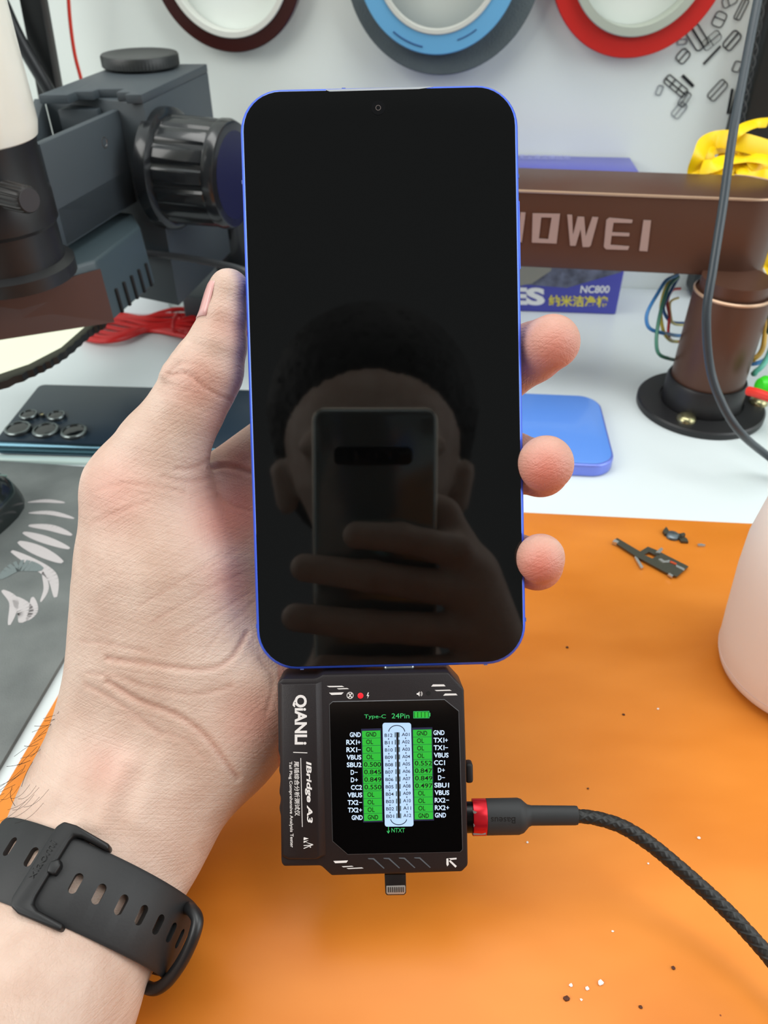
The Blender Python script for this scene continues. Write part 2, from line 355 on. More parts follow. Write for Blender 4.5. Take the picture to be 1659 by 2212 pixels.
rect_text(mb, '无尘清洁擦拭布', 1120, 333, 1232, 343, onBT, skew=2); mb.build('top_lettering', mat('pale_blue_print', (.62, .64, .85), .5), box, smooth=False)

# ================================================================== RIGHT: BRONZE ARM ON POLE
fc = Vector((.1960, .4130, 0)); m_br = mat('bronze_anodised', (.345, .235, .185), .38, metal=.35, bump=.05, bscale=2500)
m_brt = mat('bronze_chamfer', (.72, .60, .50), .35, metal=.5)
m_blk = mat('black_anodised', (.11, .11, .115), .42, bump=.04, bscale=1500)
arm = thing('boom_stand', 'bronze metal swing arm on a pole with raised silver lettering', 'swing arm', fc)
MB().lathe(fc, EZ, [(.0379, 0), (.0379, .0035), (.0370, .0045), (.0250, .0050), (.0250, .0040)], 72).build('base_flange', m_blk, arm)
MB().lathe(fc, EZ, [(.0235, .004), (.0235, .019), (.0225, .021), (.019, .021)], 64).build('collar', m_blk, arm)
MB().lathe(fc, EZ, [(.0208, .0195), (.0212, .021), (.0212, .073), (.0206, .075), (.017, .075)], 64).build('pole', m_br, arm)
MB().lathe(fc, EZ, [(.0206, .0738), (.0214, .0745), (.0214, .0753), (.0206, .0760)], 64, close=True).build('pole_rim', m_brt, arm)
MB().lathe(fc, EZ, [(.0188, .074), (.0188, .083)], 48).build('neck', m_br, arm)
m_scr = mat('brass_screw', (.62, .60, .46), .25, metal=.9)
for px, py in ((1482, 905), (1638, 868)):
    c = onZ(px, py, .005); MB().lathe(c, EZ, [(.0058, -.0008), (.0056, .0008), (.0045, .0022), (.0025, .003), (.0006, .0032)], 24).build('screw', m_scr, arm)
# beam: front face bottom edge height zb, direction from the two traced bottom points
zb, zt = .080, .1225
# front plane solved so that top edge also matches
bd = (onZ(1450, 590, zb) - onZ(1130, 570, zb)); bd.z = 0; bd.normalize(); bd = E1.lerp(bd, .5).normalized()
bn = Vector((bd.y, -bd.x, 0))          # towards the camera
bp0 = onZ(1450, 592, zb)
hw = .0225
cx = bp0 - bn * hw
endc = cx + bd * ((fc - cx).dot(bd)) + bd * (-.001)
pts = []
for k in range(25):
    an = math.radians(-90 + k * 7.5); pts.append(endc + bd * (hw * math.cos(an)) - bn * (hw * math.sin(an)))
far = endc - bd * .235
pts = [p for p in pts] + [far - bn * hw, far + bn * hw]
pts = [Vector((p.x, p.y, zb)) for p in pts]
MB().prism(pts, EZ * (zt - zb), .0009, 3).build('beam', m_br, arm)
# pale polished chamfer around the top edge
mb = MB(); ring = [Vector((p.x, p.y, zt - .0004)) for p in pts]; mb.tube([endc + Vector((0, 0, zt - .0004 - endc.z)) + (p - Vector((endc.x, endc.y, zt - .0004))) for p in ring[:-2]], .0007, 8)
def flat(p): return Vector((p.x, p.y, zt - .0004))
mb.tube([flat(far + bn * hw), flat(endc + bn * hw)], .0008, 8); mb.build('polished_edge', m_brt, arm)
def onBeam(x, y, off=.0003): return onp(x, y, bp0 + bn * off, bn)
def c3(x, y): return (1100 + x / 2.968, y / 2.968)
m_let = mat('brushed_lettering', (.66, .57, .54), .4, metal=.2)
letters = {
 'O': ([(165, 1365), (310, 1370), (325, 1385), (303, 1550), (290, 1562), (155, 1552), (145, 1540)], [(205, 1390), (272, 1392), (250, 1532), (190, 1528)]),
 'W': ([(372, 1375), (403, 1377), (408, 1505), (438, 1388), (480, 1390), (490, 1512), (532, 1390), (570, 1392), (522, 1570), (510, 1580), (470, 1580), (457, 1465), (425, 1572), (390, 1572)], None),
 'E': ([(640, 1395), (790, 1408), (785, 1427), (668, 1424), (658, 1487), (770, 1493), (768, 1512), (655, 1508), (648, 1568), (768, 1578), (760, 1599), (620, 1595), (606, 1580), (622, 1410)], None),
 'I': ([(860, 1410), (908, 1412), (885, 1608), (833, 1605)], None), 'U': ([(72, 1360), (104, 1362), (100, 1400), (80, 1550), (-62, 1540), (-72, 1352), (-40, 1353), (-34, 1508), (58, 1516)], None)}
for ch, (out, inn) in letters.items():
    mb = MB(); ob = [onBeam(*c3(x, y), .0001) for x, y in out]
    if inn is None: mb.prism(ob, bn * .0009, 0)
    else:
        # frame letter: four bars
        o4 = [(150, 1367), (325, 1370), (303, 1558), (145, 1552)]
        for i in range(4):
            a, b2 = o4[i], o4[(i+1) % 4]; c2, d2 = inn[(i+1) % 4], inn[i]
            mb.prism([onBeam(*c3(*p), .0001) for p in (a, b2, c2, d2)], bn * .0009, 0)
    mb.build('raised_letter', m_let, arm, smooth=False)

# ================================================================== CABLES, WIRES at the right
m_cab = mat('dark_grey_cable', (.20, .235, .26), .35)
def D(x, y, d): return P(x, y, d)
pts = spline([D(1655, -90, .36), D(1637, 0, .36), D(1612, 130, .36), D(1583, 290, .36), D(1562, 440, .362), D(1540, 580, .365), D(1526, 680, .37), D(1533, 790, .38), D(1558, 868, .385), D(1600, 935, .392), D(1665, 990, .412), onZ(1760, 1060, .0045), onZ(1860, 1100, .0025)], 8)
c = MB().tube(pts, [.0021] * len(pts), 14).build('cable', m_cab); tag(c, 'dark grey cable hanging in front of the bronze arm down to the bench', 'cable')
# braided black cord beside it, with light showing through its twists
pts = spline([P(1668, -80, .47), P(1648, 10, .47), P(1634, 100, .47), P(1618, 180, .47), P(1604, 260, .47), P(1598, 330, .47)], 24)
mb = MB()
for ph in (0, math.pi):
    q = []
    for i, p in enumerate(pts):
        a = i * .42 + ph; q.append(p + RT * (.0011 * math.cos(a)) + FW * (.0011 * math.sin(a)))
    mb.tube(q, .0005, 6)
c = mb.build('twisted_cord', mat('black_cord', (.08, .09, .09), .5)); tag(c, 'thin black twisted cord running down beside the dark grey cable', 'cord')
# black upright at the right edge
pl = thing('black_cabinet', 'tall black cabinet edge at the far right against the wall', 'cabinet', onZ(1700, 640, 0))
ct = P(1597, 250, .52); u0 = Vector((ct.x, ct.y, 0))
MB().prism([u0, u0 + E1 * .16, u0 + E1 * .16 + E2 * .06, u0 + E2 * .06], EZ * .36, .006, 3).build('cabinet_body', mat('black_satin_plastic', (.10, .12, .12), .35, bump=.03, bscale=300), pl)

m_y = mat('yellow_strap', (.95, .80, .02), .42)
def ribbon(mb, pts, w, t, up):
    mb.tube(pts, w, 8, flat=t / w, up=up)
yb = thing('yellow_band_bundle', 'tangled bundle of yellow flat bands behind the bronze arm', 'band bundle', onZ(1640, 700, 0))
def c2b(x, y): return (1360 + x / 5.268, 240 + y / 5.268)
bands = [([(1575, 130), (1440, 140), (1320, 180), (1210, 250), (1150, 330)], .45, .0026), ([(800, 830), (745, 680), (790, 520), (840, 400), (960, 330), (1110, 320), (1300, 360), (1575, 440), (1700, 520)], .455, .0040),
 ([(1000, 800), (900, 560), (900, 440), (1050, 400), (1250, 430), (1450, 540), (1650, 640)], .46, .0036), ([(820, 640), (960, 620), (1080, 560), (1300, 530), (1500, 540), (1660, 580)], .452, .0036),
 ([(680, 830), (820, 760), (1000, 700), (1200, 690), (1400, 720), (1660, 690)], .458, .0040), ([(1000, 850), (1200, 840), (1400, 810), (1560, 780), (1700, 760)], .449, .0050),
 ([(1250, 440), (1330, 560), (1420, 700), (1440, 820)], .456, .0024), ([(1160, 480), (1240, 600), (1300, 720), (1330, 830)], .457, .0030), ([(960, 640), (1020, 720), (1060, 820)], .454, .0028),
 ([(1080, 560), (1150, 690), (1200, 820)], .461, .0034), ([(1380, 540), (1450, 640), (1560, 760), (1700, 850)], .457, .0030), ([(870, 560), (930, 700), (960, 830)], .462, .0034),
 ([(1100, 830), (1300, 850), (1450, 900), (1540, 990), (1620, 1150), (1700, 1300)], .452, .0036), ([(1300, 830), (1440, 870), (1580, 960), (1700, 1100)], .458, .0044), ([(1480, 830), (1600, 900), (1720, 980)], .455, .0040),
 ([(1560, 1080), (1520, 1180), (1600, 1250), (1720, 1300)], .452, .0036), ([(1500, 1230), (1560, 1330), (1720, 1420)], .454, .0034), ([(1470, 1310), (1530, 1360), (1600, 1390), (1720, 1400)], .449, .0030),
 ([(1450, 1420), (1540, 1500), (1720, 1560)], .455, .0040), ([(1430, 1560), (1560, 1590), (1720, 1640)], .455, .0040), ([(1400, 1650), (1500, 1690), (1720, 1700)], .456, .0034), ([(1380, 1700), (1480, 1780), (1700, 1850)], .457, .0032)]
mb = MB()
for i, (pp, d, wd) in enumerate(bands):
    q = spline([P(*c2b(x, y), d + .004 * math.sin(j * 1.7 + i)) for j, (x, y) in enumerate(pp)], 6)
    ribbon(mb, q, wd * 1.25, .0007, FW)
mb.build('yellow_bands', m_y, yb)
mb = MB()   # inner layers of the same bundle, deeper
for i in range(16):
    y0 = 560 + i * 85; q = spline([P(*c2b(1000 + 260 * (i > 3) + 130 * (i > 6), y0 - 40), .468), P(*c2b(1250 + 100 * (i > 6), y0 + 20 * math.sin(i)), .466), P(*c2b(1480, y0 + 60), .470), P(*c2b(1740, y0 + 30 * math.cos(i)), .466)], 6)
    ribbon(mb, q, .0060, .0008, FW)
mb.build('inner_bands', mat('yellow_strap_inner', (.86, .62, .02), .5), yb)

def cw(x, y): return (1380 + x / 5.028, 560 + y / 5.028)
wires = [
 ('blue', (.22, .47, .70), [(420, 175, .47), (300, 230, .46), (200, 380, .455), (100, 560, .45), (85, 680, .45), (130, 760, .452), (250, 800, .46), (330, 815, .472)], .0014, 'blue wire looping furthest left of the pole'),
 ('green', (.26, .48, .40), [(430, 190, .470), (330, 290, .465), (260, 480, .46), (210, 700, .455), (190, 900, .452), (220, 1030, .455), (330, 1080, .47)], .0014, 'green wire with the lowest loop left of the pole'),
 ('yellow', (.72, .66, .25), [(400, 170, .472), (310, 270, .468), (250, 450, .466), (240, 620, .462), (270, 790, .462), (340, 880, .475)], .0013, 'yellow wire between the blue and green ones left of the pole'),
 ('dark_blue', (.10, .30, .52), [(430, 200, .475), (350, 340, .472), (270, 510, .470), (290, 610, .470), (350, 680, .478)], .0013, 'dark blue wire close behind the green one left of the pole'),
 ('red', (.70, .18, .17), [(450, 320, .478), (360, 340, .474), (310, 460, .472), (330, 620, .472), (320, 800, .472), (350, 880, .480)], .0012, 'red wire next to the pole on its left'),
 ('pale_yellow', (.80, .76, .50), [(430, 420, .479), (340, 470, .476), (350, 640, .474), (380, 700, .478)], .0010, 'thin pale yellow wire hugging the pole on its left'),
 ('orange_red', (.86, .27, .18), [(1190, 90, .455), (1260, 140, .45), (1340, 230, .445), (1410, 360, .44), (1480, 600, .44)], .0021, 'thick orange-red wire curving right from under the arm'),
 ('dark_green', (.15, .32, .24), [(1190, 180, .452), (1270, 230, .448), (1350, 350, .444), (1400, 560, .44), (1420, 800, .435)], .0021, 'thick dark green wire curving right below the orange-red one'),
 ('white', (.86, .86, .80), [(1240, -100, .46), (1290, 0, .455), (1350, 130, .45), (1420, 280, .445), (1500, 420, .44)], .0014, 'white wire slanting down at the right of the arm end'),
 ('gold', (.74, .58, .12), [(1390, 600, .465), (1370, 800, .462), (1340, 980, .46), (1250, 1080, .458), (1120, 1100, .462)], .0020, 'gold wire curving in low at the right of the pole'),
 ('teal', (.33, .66, .58), [(1460, 900, .455), (1400, 1060, .452), (1330, 1170, .45), (1240, 1230, .452), (1150, 1230, .458)], .0021, 'teal wire with the lowest curve right of the pole'),
 ('light_blue', (.25, .50, .75), [(1460, 1000, .463), (1370, 1090, .462), (1280, 1130, .462), (1150, 1140, .465)], .0017, 'light blue wire above the teal one right of the pole'),
 ('scarlet', (.88, .20, .15), [(1190, 1430, .425), (1290, 1455, .42), (1420, 1500, .415), (1560, 1540, .41)], .0033, 'thick scarlet wire lying over the pole base at the right edge')]
for nm, colr, pp, r, lab in wires:
    r *= .78
    if pp[-1][0] < 500: pp = pp + [(pp[-1][0] + 90, pp[-1][1] + 15, .487), (pp[-1][0] + 200, pp[-1][1] + 10, .500)]
    q = spline([P(*cw(x, y), d) for x, y, d in pp], 7)
    if nm == 'scarlet': q = [Vector((p.x, p.y, max(p.z, .0075))) for p in q]
    q = [Vector((p.x, p.y, max(p.z, r + .0002))) for p in q]
    # keep the wires clear of the pole
    for i, p in enumerate(q):
        dd = Vector((p.x - fc.x, p.y - fc.y, 0)); 
        if dd.length < .0245 and p.z < .08 and nm != 'scarlet': q[i] = Vector((fc.x, fc.y, p.z)) + dd.normalized() * .0245
    o = MB().tube(q, r, 10).build('wire', mat('wire_' + nm, colr, .4)); tag(o, lab, 'wire', 'coloured wires behind the pole')
gc = P(*cw(1390, 1385), .435); o = MB().lathe(gc, (1, .1, -.1), [(.001, -.006), (.0045, -.005), (.0062, -.002), (.0062, .010), (.003, .013)], 24).build('plug_sleeve', mat('bright_green_plastic', (.22, .80, .16), .35)); tag(o, 'bright green plug sleeve at the right edge beside the pole', 'plug')

# ================================================================== PHONES ON THE BENCH
def rrect(c, ex, ey, w, h, r, n=8, z=0):
    pts = []
    for sx, sy, a0 in ((1, 1, 0), (-1, 1, 90), (-1, -1, 180), (1, -1, 270)):
        for k in range(n + 1):
            an = math.radians(a0 + k * 90 / n); pts.append(c + ex * (sx * (w/2 - r) + r * math.cos(an)) + ey * (sy * (h/2 - r) + r * math.sin(an)) + EZ * z)
    return pts
# blue phone, seen corner at the right
a1, a2 = onZ(1297, 868, .0078), onZ(1327, 985, .0078); ey = (a1 - a2); ey.z = 0; ey.normalize(); ey = E2.lerp(ey, .5).normalized(); ex = Vector((ey.y, -ey.x, 0))
nr = onZ(1240, 1004, .0078)     # near top edge point
frp = onZ(1180, 851, .0078)
hgt = abs((frp - nr).dot(ey)); rgt = onZ(1327, 985, .0078)
cxy = rgt - ex * .075 ; cxy = cxy + ey * ((nr - cxy).dot(ey) + hgt / 2); cxy.z = 0
ph = thing('smartphone', 'light blue smartphone lying face down on the bench behind the fingers', 'phone', cxy)
mb = MB(); mb.prism(rrect(cxy, ex, ey, .150, hgt, .013, z=.0001), EZ * .0078, .0012, 3); mb.build('frame', mat('lavender_blue_frame', (.46, .53, .88), .3, metal=.5), ph)
mb = MB(); mb.prism(rrect(cxy, ex, ey, .1474, hgt - .0026, .012, z=.0078), EZ * .0006, .0004, 2); mb.build('back_glass', mat('light_blue_glass', (.34, .53, .84), .35, coat=.4), ph)
mb = MB(); c0 = cxy + ex * .039 - ey * (hgt / 2 - .00005); mb.box(c0 + EZ * .004, (ex, ey, EZ), (.0006, .0004, .0066), 0); mb.build('antenna_line', mat('blue_antenna', (.25, .30, .62), .5), ph)

# dark teal phone with round lenses at the left
lf = onZ(84, 825, .009); lf2 = onZ(345, 832, .009); ex = (lf2 - lf); ex.z = 0; ex.normalize(); ey = Vector((-ex.y, ex.x, 0))
nl = onZ(120, 960, .009); hgt = abs((lf - nl).dot(ey)); L = .163
cc = lf + ex * L / 2 - ey * hgt / 2; cc.z = 0
ph2 = thing('smartphone', 'dark teal smartphone with round camera lenses lying face down at the left', 'phone', cc)
MB().prism(rrect(cc, ex, ey, L, hgt, .004, z=.0001), EZ * .0080, .0028, 4).build('frame', mat('steel_blue_frame', (.30, .42, .47), .22, metal=.9), ph2)
MB().prism(rrect(cc, ex, ey, L - .003, hgt - .0045, .004, z=.0079), EZ * .0008, .0004).build('back_glass', mat('dark_teal_glass', (.13, .18, .225), .3, spec=.25), ph2)
m_lr = mat('lens_ring_steel', (.42, .45, .45), .25, metal=.9); m_lg = mat('black_lens_glass', (.02, .025, .03), .05, spec=.8)
for (x, y, rr) in ((38, 924, .0074), (98, 927, .0074), (159, 930, .0074), (61, 894, .0052), (121, 896, .0052), (90, 895, .0016)):
    c = onZ(x, y, .0105); c.z = .0086
    l = MB().lathe(c, EZ, [(rr, 0), (rr, .0018), (rr * .93, .0023), (rr * .80, .0022), (rr * .78, .0012)], 40).build('camera_lens', m_lr, ph2)
    MB().lathe(c + EZ * .0012, EZ, [(rr * .79, 0), (rr * .79, .0004), (rr * .3, .0006), (rr * .1, .0006)], 32).build('lens_glass', m_lg if rr > .002 else mat('flash_yellow', (.75, .72, .55), .3), l)
# pale tray edge under it
MB_t = MB().prism(rrect(cc - ey * .0385 + EZ * 0, ex, ey, .20, .0052, .001, z=.0001), EZ * .0022, .0006)
o = MB_t.build('glass_strip', mat('pale_green_glass', (.72, .80, .78), .12, coat=.6)); tag(o, 'narrow pale glossy strip along the near side of the teal phone', 'strip')

# computer mouse on the pad
mc = onZ(-12, 1100, .002); ms = thing('computer_mouse', 'glossy dark computer mouse on the pad at the left edge', 'mouse', Vector((mc.x, mc.y, .0022)))
def shell(c, ex, ey, L, W, Hh, z0, nu=28, nv=10, cut=None):
    mb = MB(); rows = []
    for j in range(nv + 1):
        v = j / nv * math.pi / 2; row = []
        for i in range(nu):
            u = 2 * math.pi * i / nu; cu, su = math.cos(u), math.sin(u); sq = (abs(cu) ** 3 + abs(su) ** 3) ** (-1/3)
            rr = math.cos(v) ** .55; row.append(mb.bm.verts.new(c + ex * (L/2 * cu * sq * rr) + ey * (W/2 * su * sq * rr) + EZ * (z0 + Hh * math.sin(v))))
        rows.append(row)
    for j in range(nv):
        for i in range(nu): mb.bm.faces.new([rows[j][i], rows[j][(i+1) % nu], rows[j+1][(i+1) % nu], rows[j+1][i]])
    mb.bm.faces.new(rows[0][::-1]); mb.bm.faces.new(rows[-1]); return mb
mex = Vector((.35, .94, 0)).normalized(); mey = Vector((-mex.y, mex.x, 0)); mcc = onZ(-30, 1110, .002); mcc = Vector((mcc.x - .010, mcc.y - .008, .0022))
ms.location = mcc
shell(mcc, mex, mey, .062, .050, .024, 0).build('mouse_shell', mat('dark_green_black_plastic', (.10, .13, .13), .18, coat=.5), ms)
q = [mcc + mex * x + mey * -.012 + EZ * (.0245 * (1 - (x / .031) ** 2 * .55)) for x in np.linspace(-.026, .026, 12)]
MB().tube(q, .0007, 8).build('button_seam', mat('pale_seam', (.45, .55, .52), .3), ms)

# ================================================================== LEFT: MICROSCOPE
m_mb = mat('black_textured_paint', (.24, .27, .29), .5, bump=.12, bscale=1800)
m_gl = mat('gloss_black_plastic', (.10, .11, .12), .24, coat=.25)
TZ = .164
FL, FR, BR = onZ(82, 205, TZ), onZ(305, 204, TZ), onZ(447, 138, TZ); BL = FL + (BR - FR)
mic = thing('microscope', 'black stereo microscope head on a rack with large ribbed focus knob', 'microscope', Vector((FR.x, FR.y + .05, 0)))
# toothed top plate
n3 = [FL, FL.lerp(FR, .28), FL.lerp(FR, .28) + (BR - FR) * .10, FL.lerp(FR, .44) + (BR - FR) * .10, FL.lerp(FR, .44) + (BR - FR) * .17, FL.lerp(FR, .70) + (BR - FR) * .17, FL.lerp(FR, .70) + (BR - FR) * .07, FL.lerp(FR, .84) + (BR - FR) * .07, FL.lerp(FR, .84), FR, BR, BL]
MB().prism(n3, -EZ * .0045, .0004).build('top_plate', m_mb, mic)
blk = [FL + (BR - FR) * .26, FR + (BR - FR) * .004, BR, BL]
MB().prism([p - EZ * .0045 for p in blk], -EZ * .1165, .0006).build('focus_block', m_mb, mic)
MB().prism([FL.lerp(FR, t) + (BR - FR) * s - EZ * .009 for t, s in ((.05, .1), (.45, .1), (.45, .25), (.05, .25))], -EZ * .05, .001).build('rack_guide', m_mb, mic)
kc = onZ(306, 146, TZ)
MB().lathe(kc, EZ, [(.0228, .0010), (.0235, .0016), (.0235, .0070), (.0228, .0078), (.018, .0078), (.017, .0075)], 144, ribs=72, rib=.0003, lo=(1, 2)).build('tension_disc', mat('black_knurled', (.13, .14, .14), .4, bump=.1, bscale=1500), mic)
MB().lathe(kc, EZ, [(.019, 0), (.019, .0014)], 48).build('disc_spacer', m_gl, mic)
dirv = (BR - FR); dirv.z = 0; dirv.normalize(); kn = Vector((dirv.y, -dirv.x, 0)); kn = (kn + Vector((0, -.10, 0))).normalized()
kf = onp(362, 366, FR, Vector((dirv.y, -dirv.x, 0)))
MB().lathe(kf, kn, [(.0330, -.002), (.0335, .002), (.0332, .005), (.0300, .0065)], 96).build('knob_flange', m_gl, mic)
kb = MB().lathe(kf, kn, [(.0295, .005), (.0298, .008), (.0290, .036), (.0285, .037), (.0296, .0375), (.0296, .041), (.0283, .0435), (.0270, .044)], 144, ribs=16, rib=.0014, lo=(1, 2)).build('focus_knob', m_gl, mic)
kt = MB()
def onK(x, y): return onp(x, y, kf + kn * .0442, kn)
MB().lathe(kf, kn, [(.0235, .0438), (.0235, .0441)], 64).build('knob_cap', mat('knob_cap_navy', (.10, .11, .20), .35), kb)
for k, chh in enumerate('ROTATION'):
    an = math.radians(152 + k * 7); u1 = Vector((0, 0, 1)); v1 = kn.cross(u1).normalized(); c = kf + kn * .0443 + (v1 * math.cos(an) + u1 * math.sin(an)) * .0205 * (1 if v1.x < 0 else 1)
    tr = (u1 * math.cos(an) - v1 * math.sin(an)); rd = (v1 * math.cos(an) + u1 * math.sin(an))
    vs, fs = text_geo(chh); bv = [kt.bm.verts.new(c - tr * ((u_ - .5) * .0020) + rd * ((v_ - .5) * .0030)) for u_, v_ in vs]
    for f_ in fs:
        try: kt.bm.faces.new([bv[i] for i in f_])
        except ValueError: pass
kt.build('knob_lettering', m_white, kb, smooth=False)
# yoke: two side plates and floor between rack and head
ya, yb2 = onZ(304, 216, .155), onZ(86, 311, .155)
yd = (yb2 - ya); yd.normalize(); yn = Vector((yd.y, -yd.x, 0))
if yn.y > 0: yn = -yn
MB().prism([ya, yb2, yb2 - yn * .0045, ya - yn * .0045], -EZ * .050, .0008).build('yoke_plate', m_mb, mic)
yc, yd2 = onZ(95, 213, .155), onZ(60, 330, .155)
MB().prism([yc, yd2, yd2 - Vector((.006, 0, 0)), yc - Vector((.006, 0, 0))], -EZ * .050, .0008).build('yoke_plate', m_mb, mic)
MB().prism([ya + Vector((0, .004, 0)), yc, yc + Vector((0, .006, 0)), ya + Vector((0, .010, 0))], -EZ * .050, .0008).build('yoke_back', m_mb, mic)
MB().prism([ya - EZ * .03, yb2 - EZ * .03, yd2 - EZ * .03, yc - EZ * .03], -EZ * .020, .001).build('yoke_floor', m_mb, mic)
sc = onp(226, 308, ya, yn); 
o = MB().lathe(sc, yn, [(.0030, -.001), (.0030, .0001), (.0022, .0001), (.0020, -.0002)], 20).build('set_screw', mat('steel_screw', (.7, .7, .7), .2, metal=.9), mic)
lowp = [onZ(104, 415, .104), onZ(322, 380, .104), onZ(340, 330, .104), onZ(130, 350, .104)]
MB().prism(lowp, -EZ * .035, .001).build('lower_bracket', mat('black_matte_bracket', (.09, .10, .10), .6), mic)
sp = onZ(190, 428, .094); s_n = (CAM - sp); s_n.z = 0; s_n.normalize(); sp = sp + s_n * .0035
MB().lathe(sp, s_n, [(.0036, -.002), (.0036, .0008), (.0024, .0010), (.0015, .0004)], 20).build('bracket_screw', mat('dull_brass', (.45, .42, .35), .4, metal=.7), mic)
# pillar and base behind the thumb
pc = onZ(470, 672, 0); 
MB().lathe(Vector((pc.x + .012, pc.y + .035, 0)), EZ, [(.016, .0), (.016, .060)], 40).build('pillar', m_gl, mic)
bq = [onZ(392, 640, .02), onZ(640, 668, .02), onZ(640, 575, .02), onZ(410, 560, .02)]
MB().prism([Vector((p.x, p.y, 0.0005)) for p in bq], EZ * .020, .002).build('base_foot', m_mb, mic)
# head: body under the white tube
hb = P(-62, 318, .340)
MB().lathe(hb, EZ, [(.029, .008), (.0275, 0), (.0275, -.018), (.0285, -.020), (.0285, -.032), (.0270, -.034), (.0270, -.050), (.031, -.052), (.031, -.058)], 72).build('head_barrel', mat('black_satin_barrel', (.105, .105, .11), .4), mic)
# eyepiece tube, cream white
MB().lathe(hb, EZ, [(.020, .0015), (.0255, .0015), (.0290, .004), (.0302, .009), (.0302, .05), (.0308, .20)], 80).build('tube', mat('cream_enamel', (.90, .89, .84), .3, coat=.3), mic)
# zoom knob with ribs
z0 = P(30, 424, .325); z1 = P(82, 437, .318); za = (z1 - z0).normalized()
MB().lathe(z0 - za * .004, za, [(.0058, 0), (.0060, .001), (.0057, .0125), (.0052, .0140), (.0046, .0145)], 96, ribs=16, rib=.0007, lo=(1, 2)).build('zoom_knob', mat('ribbed_black_rubber', (.09, .075, .07), .5), mic)
MB().lathe(z0 - za * .004, za, [(.0047, .0140), (.0047, .0147)], 32).build('knob_face', mat('dark_grey_face', (.19, .18, .19), .5), mic)
# LED lamp housing around the head
hz = .100
top = [onZ(x, y, hz) for x, y in ((45, 472), (110, 464), (210, 465), (252, 456), (286, 460), (302, 488), (206, 562), (100, 592), (-60, 640), (-200, 660), (-200, 500))]
lamp = thing('ring_lamp', 'black vented lamp housing with a lit pale diffuser under the microscope head', 'lamp', sum(top, Vector()) / len(top) - EZ * .04)
bot = [onZ(x, y, hz) for x, y in ((45, 480), (110, 470), (215, 468), (258, 458), (295, 462), (312, 492), (214, 566), (100, 600), (-60, 650), (-200, 670), (-200, 505))]
bot = [Vector((p.x, p.y, hz - (.033 if i < 7 else (.0265, .0205, .020, .020)[i - 7]))) for i, p in enumerate(bot)]
MB().prism(top, -EZ, .0016, 3, top=bot).build('lamp_housing', mat('black_satin_housing', (.23, .28, .30), .4, bump=.03, bscale=900), lamp)
def foot(p, q_, t, z): r_ = p.lerp(q_, t); return Vector((r_.x, r_.y, z))
f0, f1 = top[5], top[6]; g0, g1 = bot[5], bot[6]; fn = (f1 - f0).cross(EZ).normalized(); 
if fn.dot(CAM - f0) < 0: fn = -fn
mb = MB()
for k in range(5):
    t = .10 + k * .175; a_ = foot(g0, g1, t, hz - .0325); b_ = lerp(foot(f0, f1, t, hz), foot(g0, g1, t, hz - .033), .58)
    ext = (f1 - f0).normalized(); mb.box((a_ + b_) / 2 + fn * .0003, (ext, fn, (b_ - a_)), (.0022, .0016, (b_ - a_).length), .0005)
mb.build('vent_slots', mat('slot_black', (.05, .04, .04), .7), lamp)
# brown front band
fa, fb = top[6], top[8]; ga, gb = bot[6], bot[8]
mb = MB(); nn = (fb - fa).cross(EZ).normalized(); nn = nn if nn.dot(CAM - fa) > 0 else -nn
mb.prism([foot(fa, ga, .22, lerp(fa.z, ga.z, .12)) + nn * .0016, foot(fb, gb, .22, lerp(fb.z, gb.z, .12)) + nn * .0016, gb + nn * .0006, ga + nn * .0006], nn * .0009).build('brown_front_band', mat('brown_plastic', (.27, .15, .11), .4), lamp)
dz = hz - .034
dp = [onZ(x, y, dz) for x, y in ((-60, 715), (60, 692), (165, 655), (205, 668), (190, 690), (130, 742), (60, 778), (-60, 818))]
dlo = [Vector((p.x, p.y, p.z - .0025)) for p in dp]
MB().prism(dp, -EZ * .0025, .0006).build('light_diffuser', mat('lit_diffuser', (.95, .97, .86), .4, spec=.4, emit=.9, var=0), lamp)
mb = MB(); rim = []
edge = [(172, 652), (208, 668), (228, 690), (192, 715), (132, 765), (60, 803), (-60, 850)]
es = spline([onZ(x, y, dz - .003) for x, y in edge], 8)
rimtop = [p + (Vector((0, 0, 0)) if i % 2 else Vector((-.0008, .0008, 0))) for i, p in enumerate(es)]
mb.prism(rimtop + [onZ(-60, 700, dz - .003)], -EZ * .004).build('lamp_rim', mat('serrated_black_rim', (.05, .06, .055), .5), lamp)

# poles, cables at top left
q0, q1 = onW(62, -60, .045), onW(108, 190, .045)
o = MB().box((q0 + q1) / 2 + (q0 - q1) * 1.0, (RT, E2, (q0 - q1)), (.0135, .012, (q0 - q1).length * 3.2), .001).build('metal_post', mat('black_post', (.09, .095, .095), .45)); tag(o, 'upright black square post near the wall behind the microscope', 'post')
q = spline([onW(-90, -420, .05), onW(-15, -60, .06), onW(12, 20, .06), onW(50, 100, .06), onW(105, 195, .06), onW(150, 280, .06)], 6)
o = MB().tube(q, .0042, 12).build('cable', mat('black_hose', (.10, .11, .12), .4)); tag(o, 'thick black slanting hose crossing the black post at top left', 'hose')
q = spline([onW(150, -420, .03), onW(146, -60, .03), onW(148, 0, .03), onW(153, 60, .03), onW(162, 120, .03), onW(176, 175, .03), onW(190, 240, .03)], 6)
o = MB().tube(q, .0019, 10, flat=.6).build('cable', mat('red_flat_cable', (.83, .19, .12), .4)); tag(o, 'single red cable hanging on the wall right of the black post', 'cable')
q = spline([P(285, 545, .47), P(330, 548, .47), P(400, 557, .465), P(470, 570, .46), P(540, 590, .455), P(620, 640, .46), onZ(680, 720, .004)], 7)
o = MB().tube(q, .0021, 10).build('cable', mat('grey_cable', (.26, .27, .28), .3)); tag(o, 'grey cable passing behind the thumb tip from the lamp', 'cable')
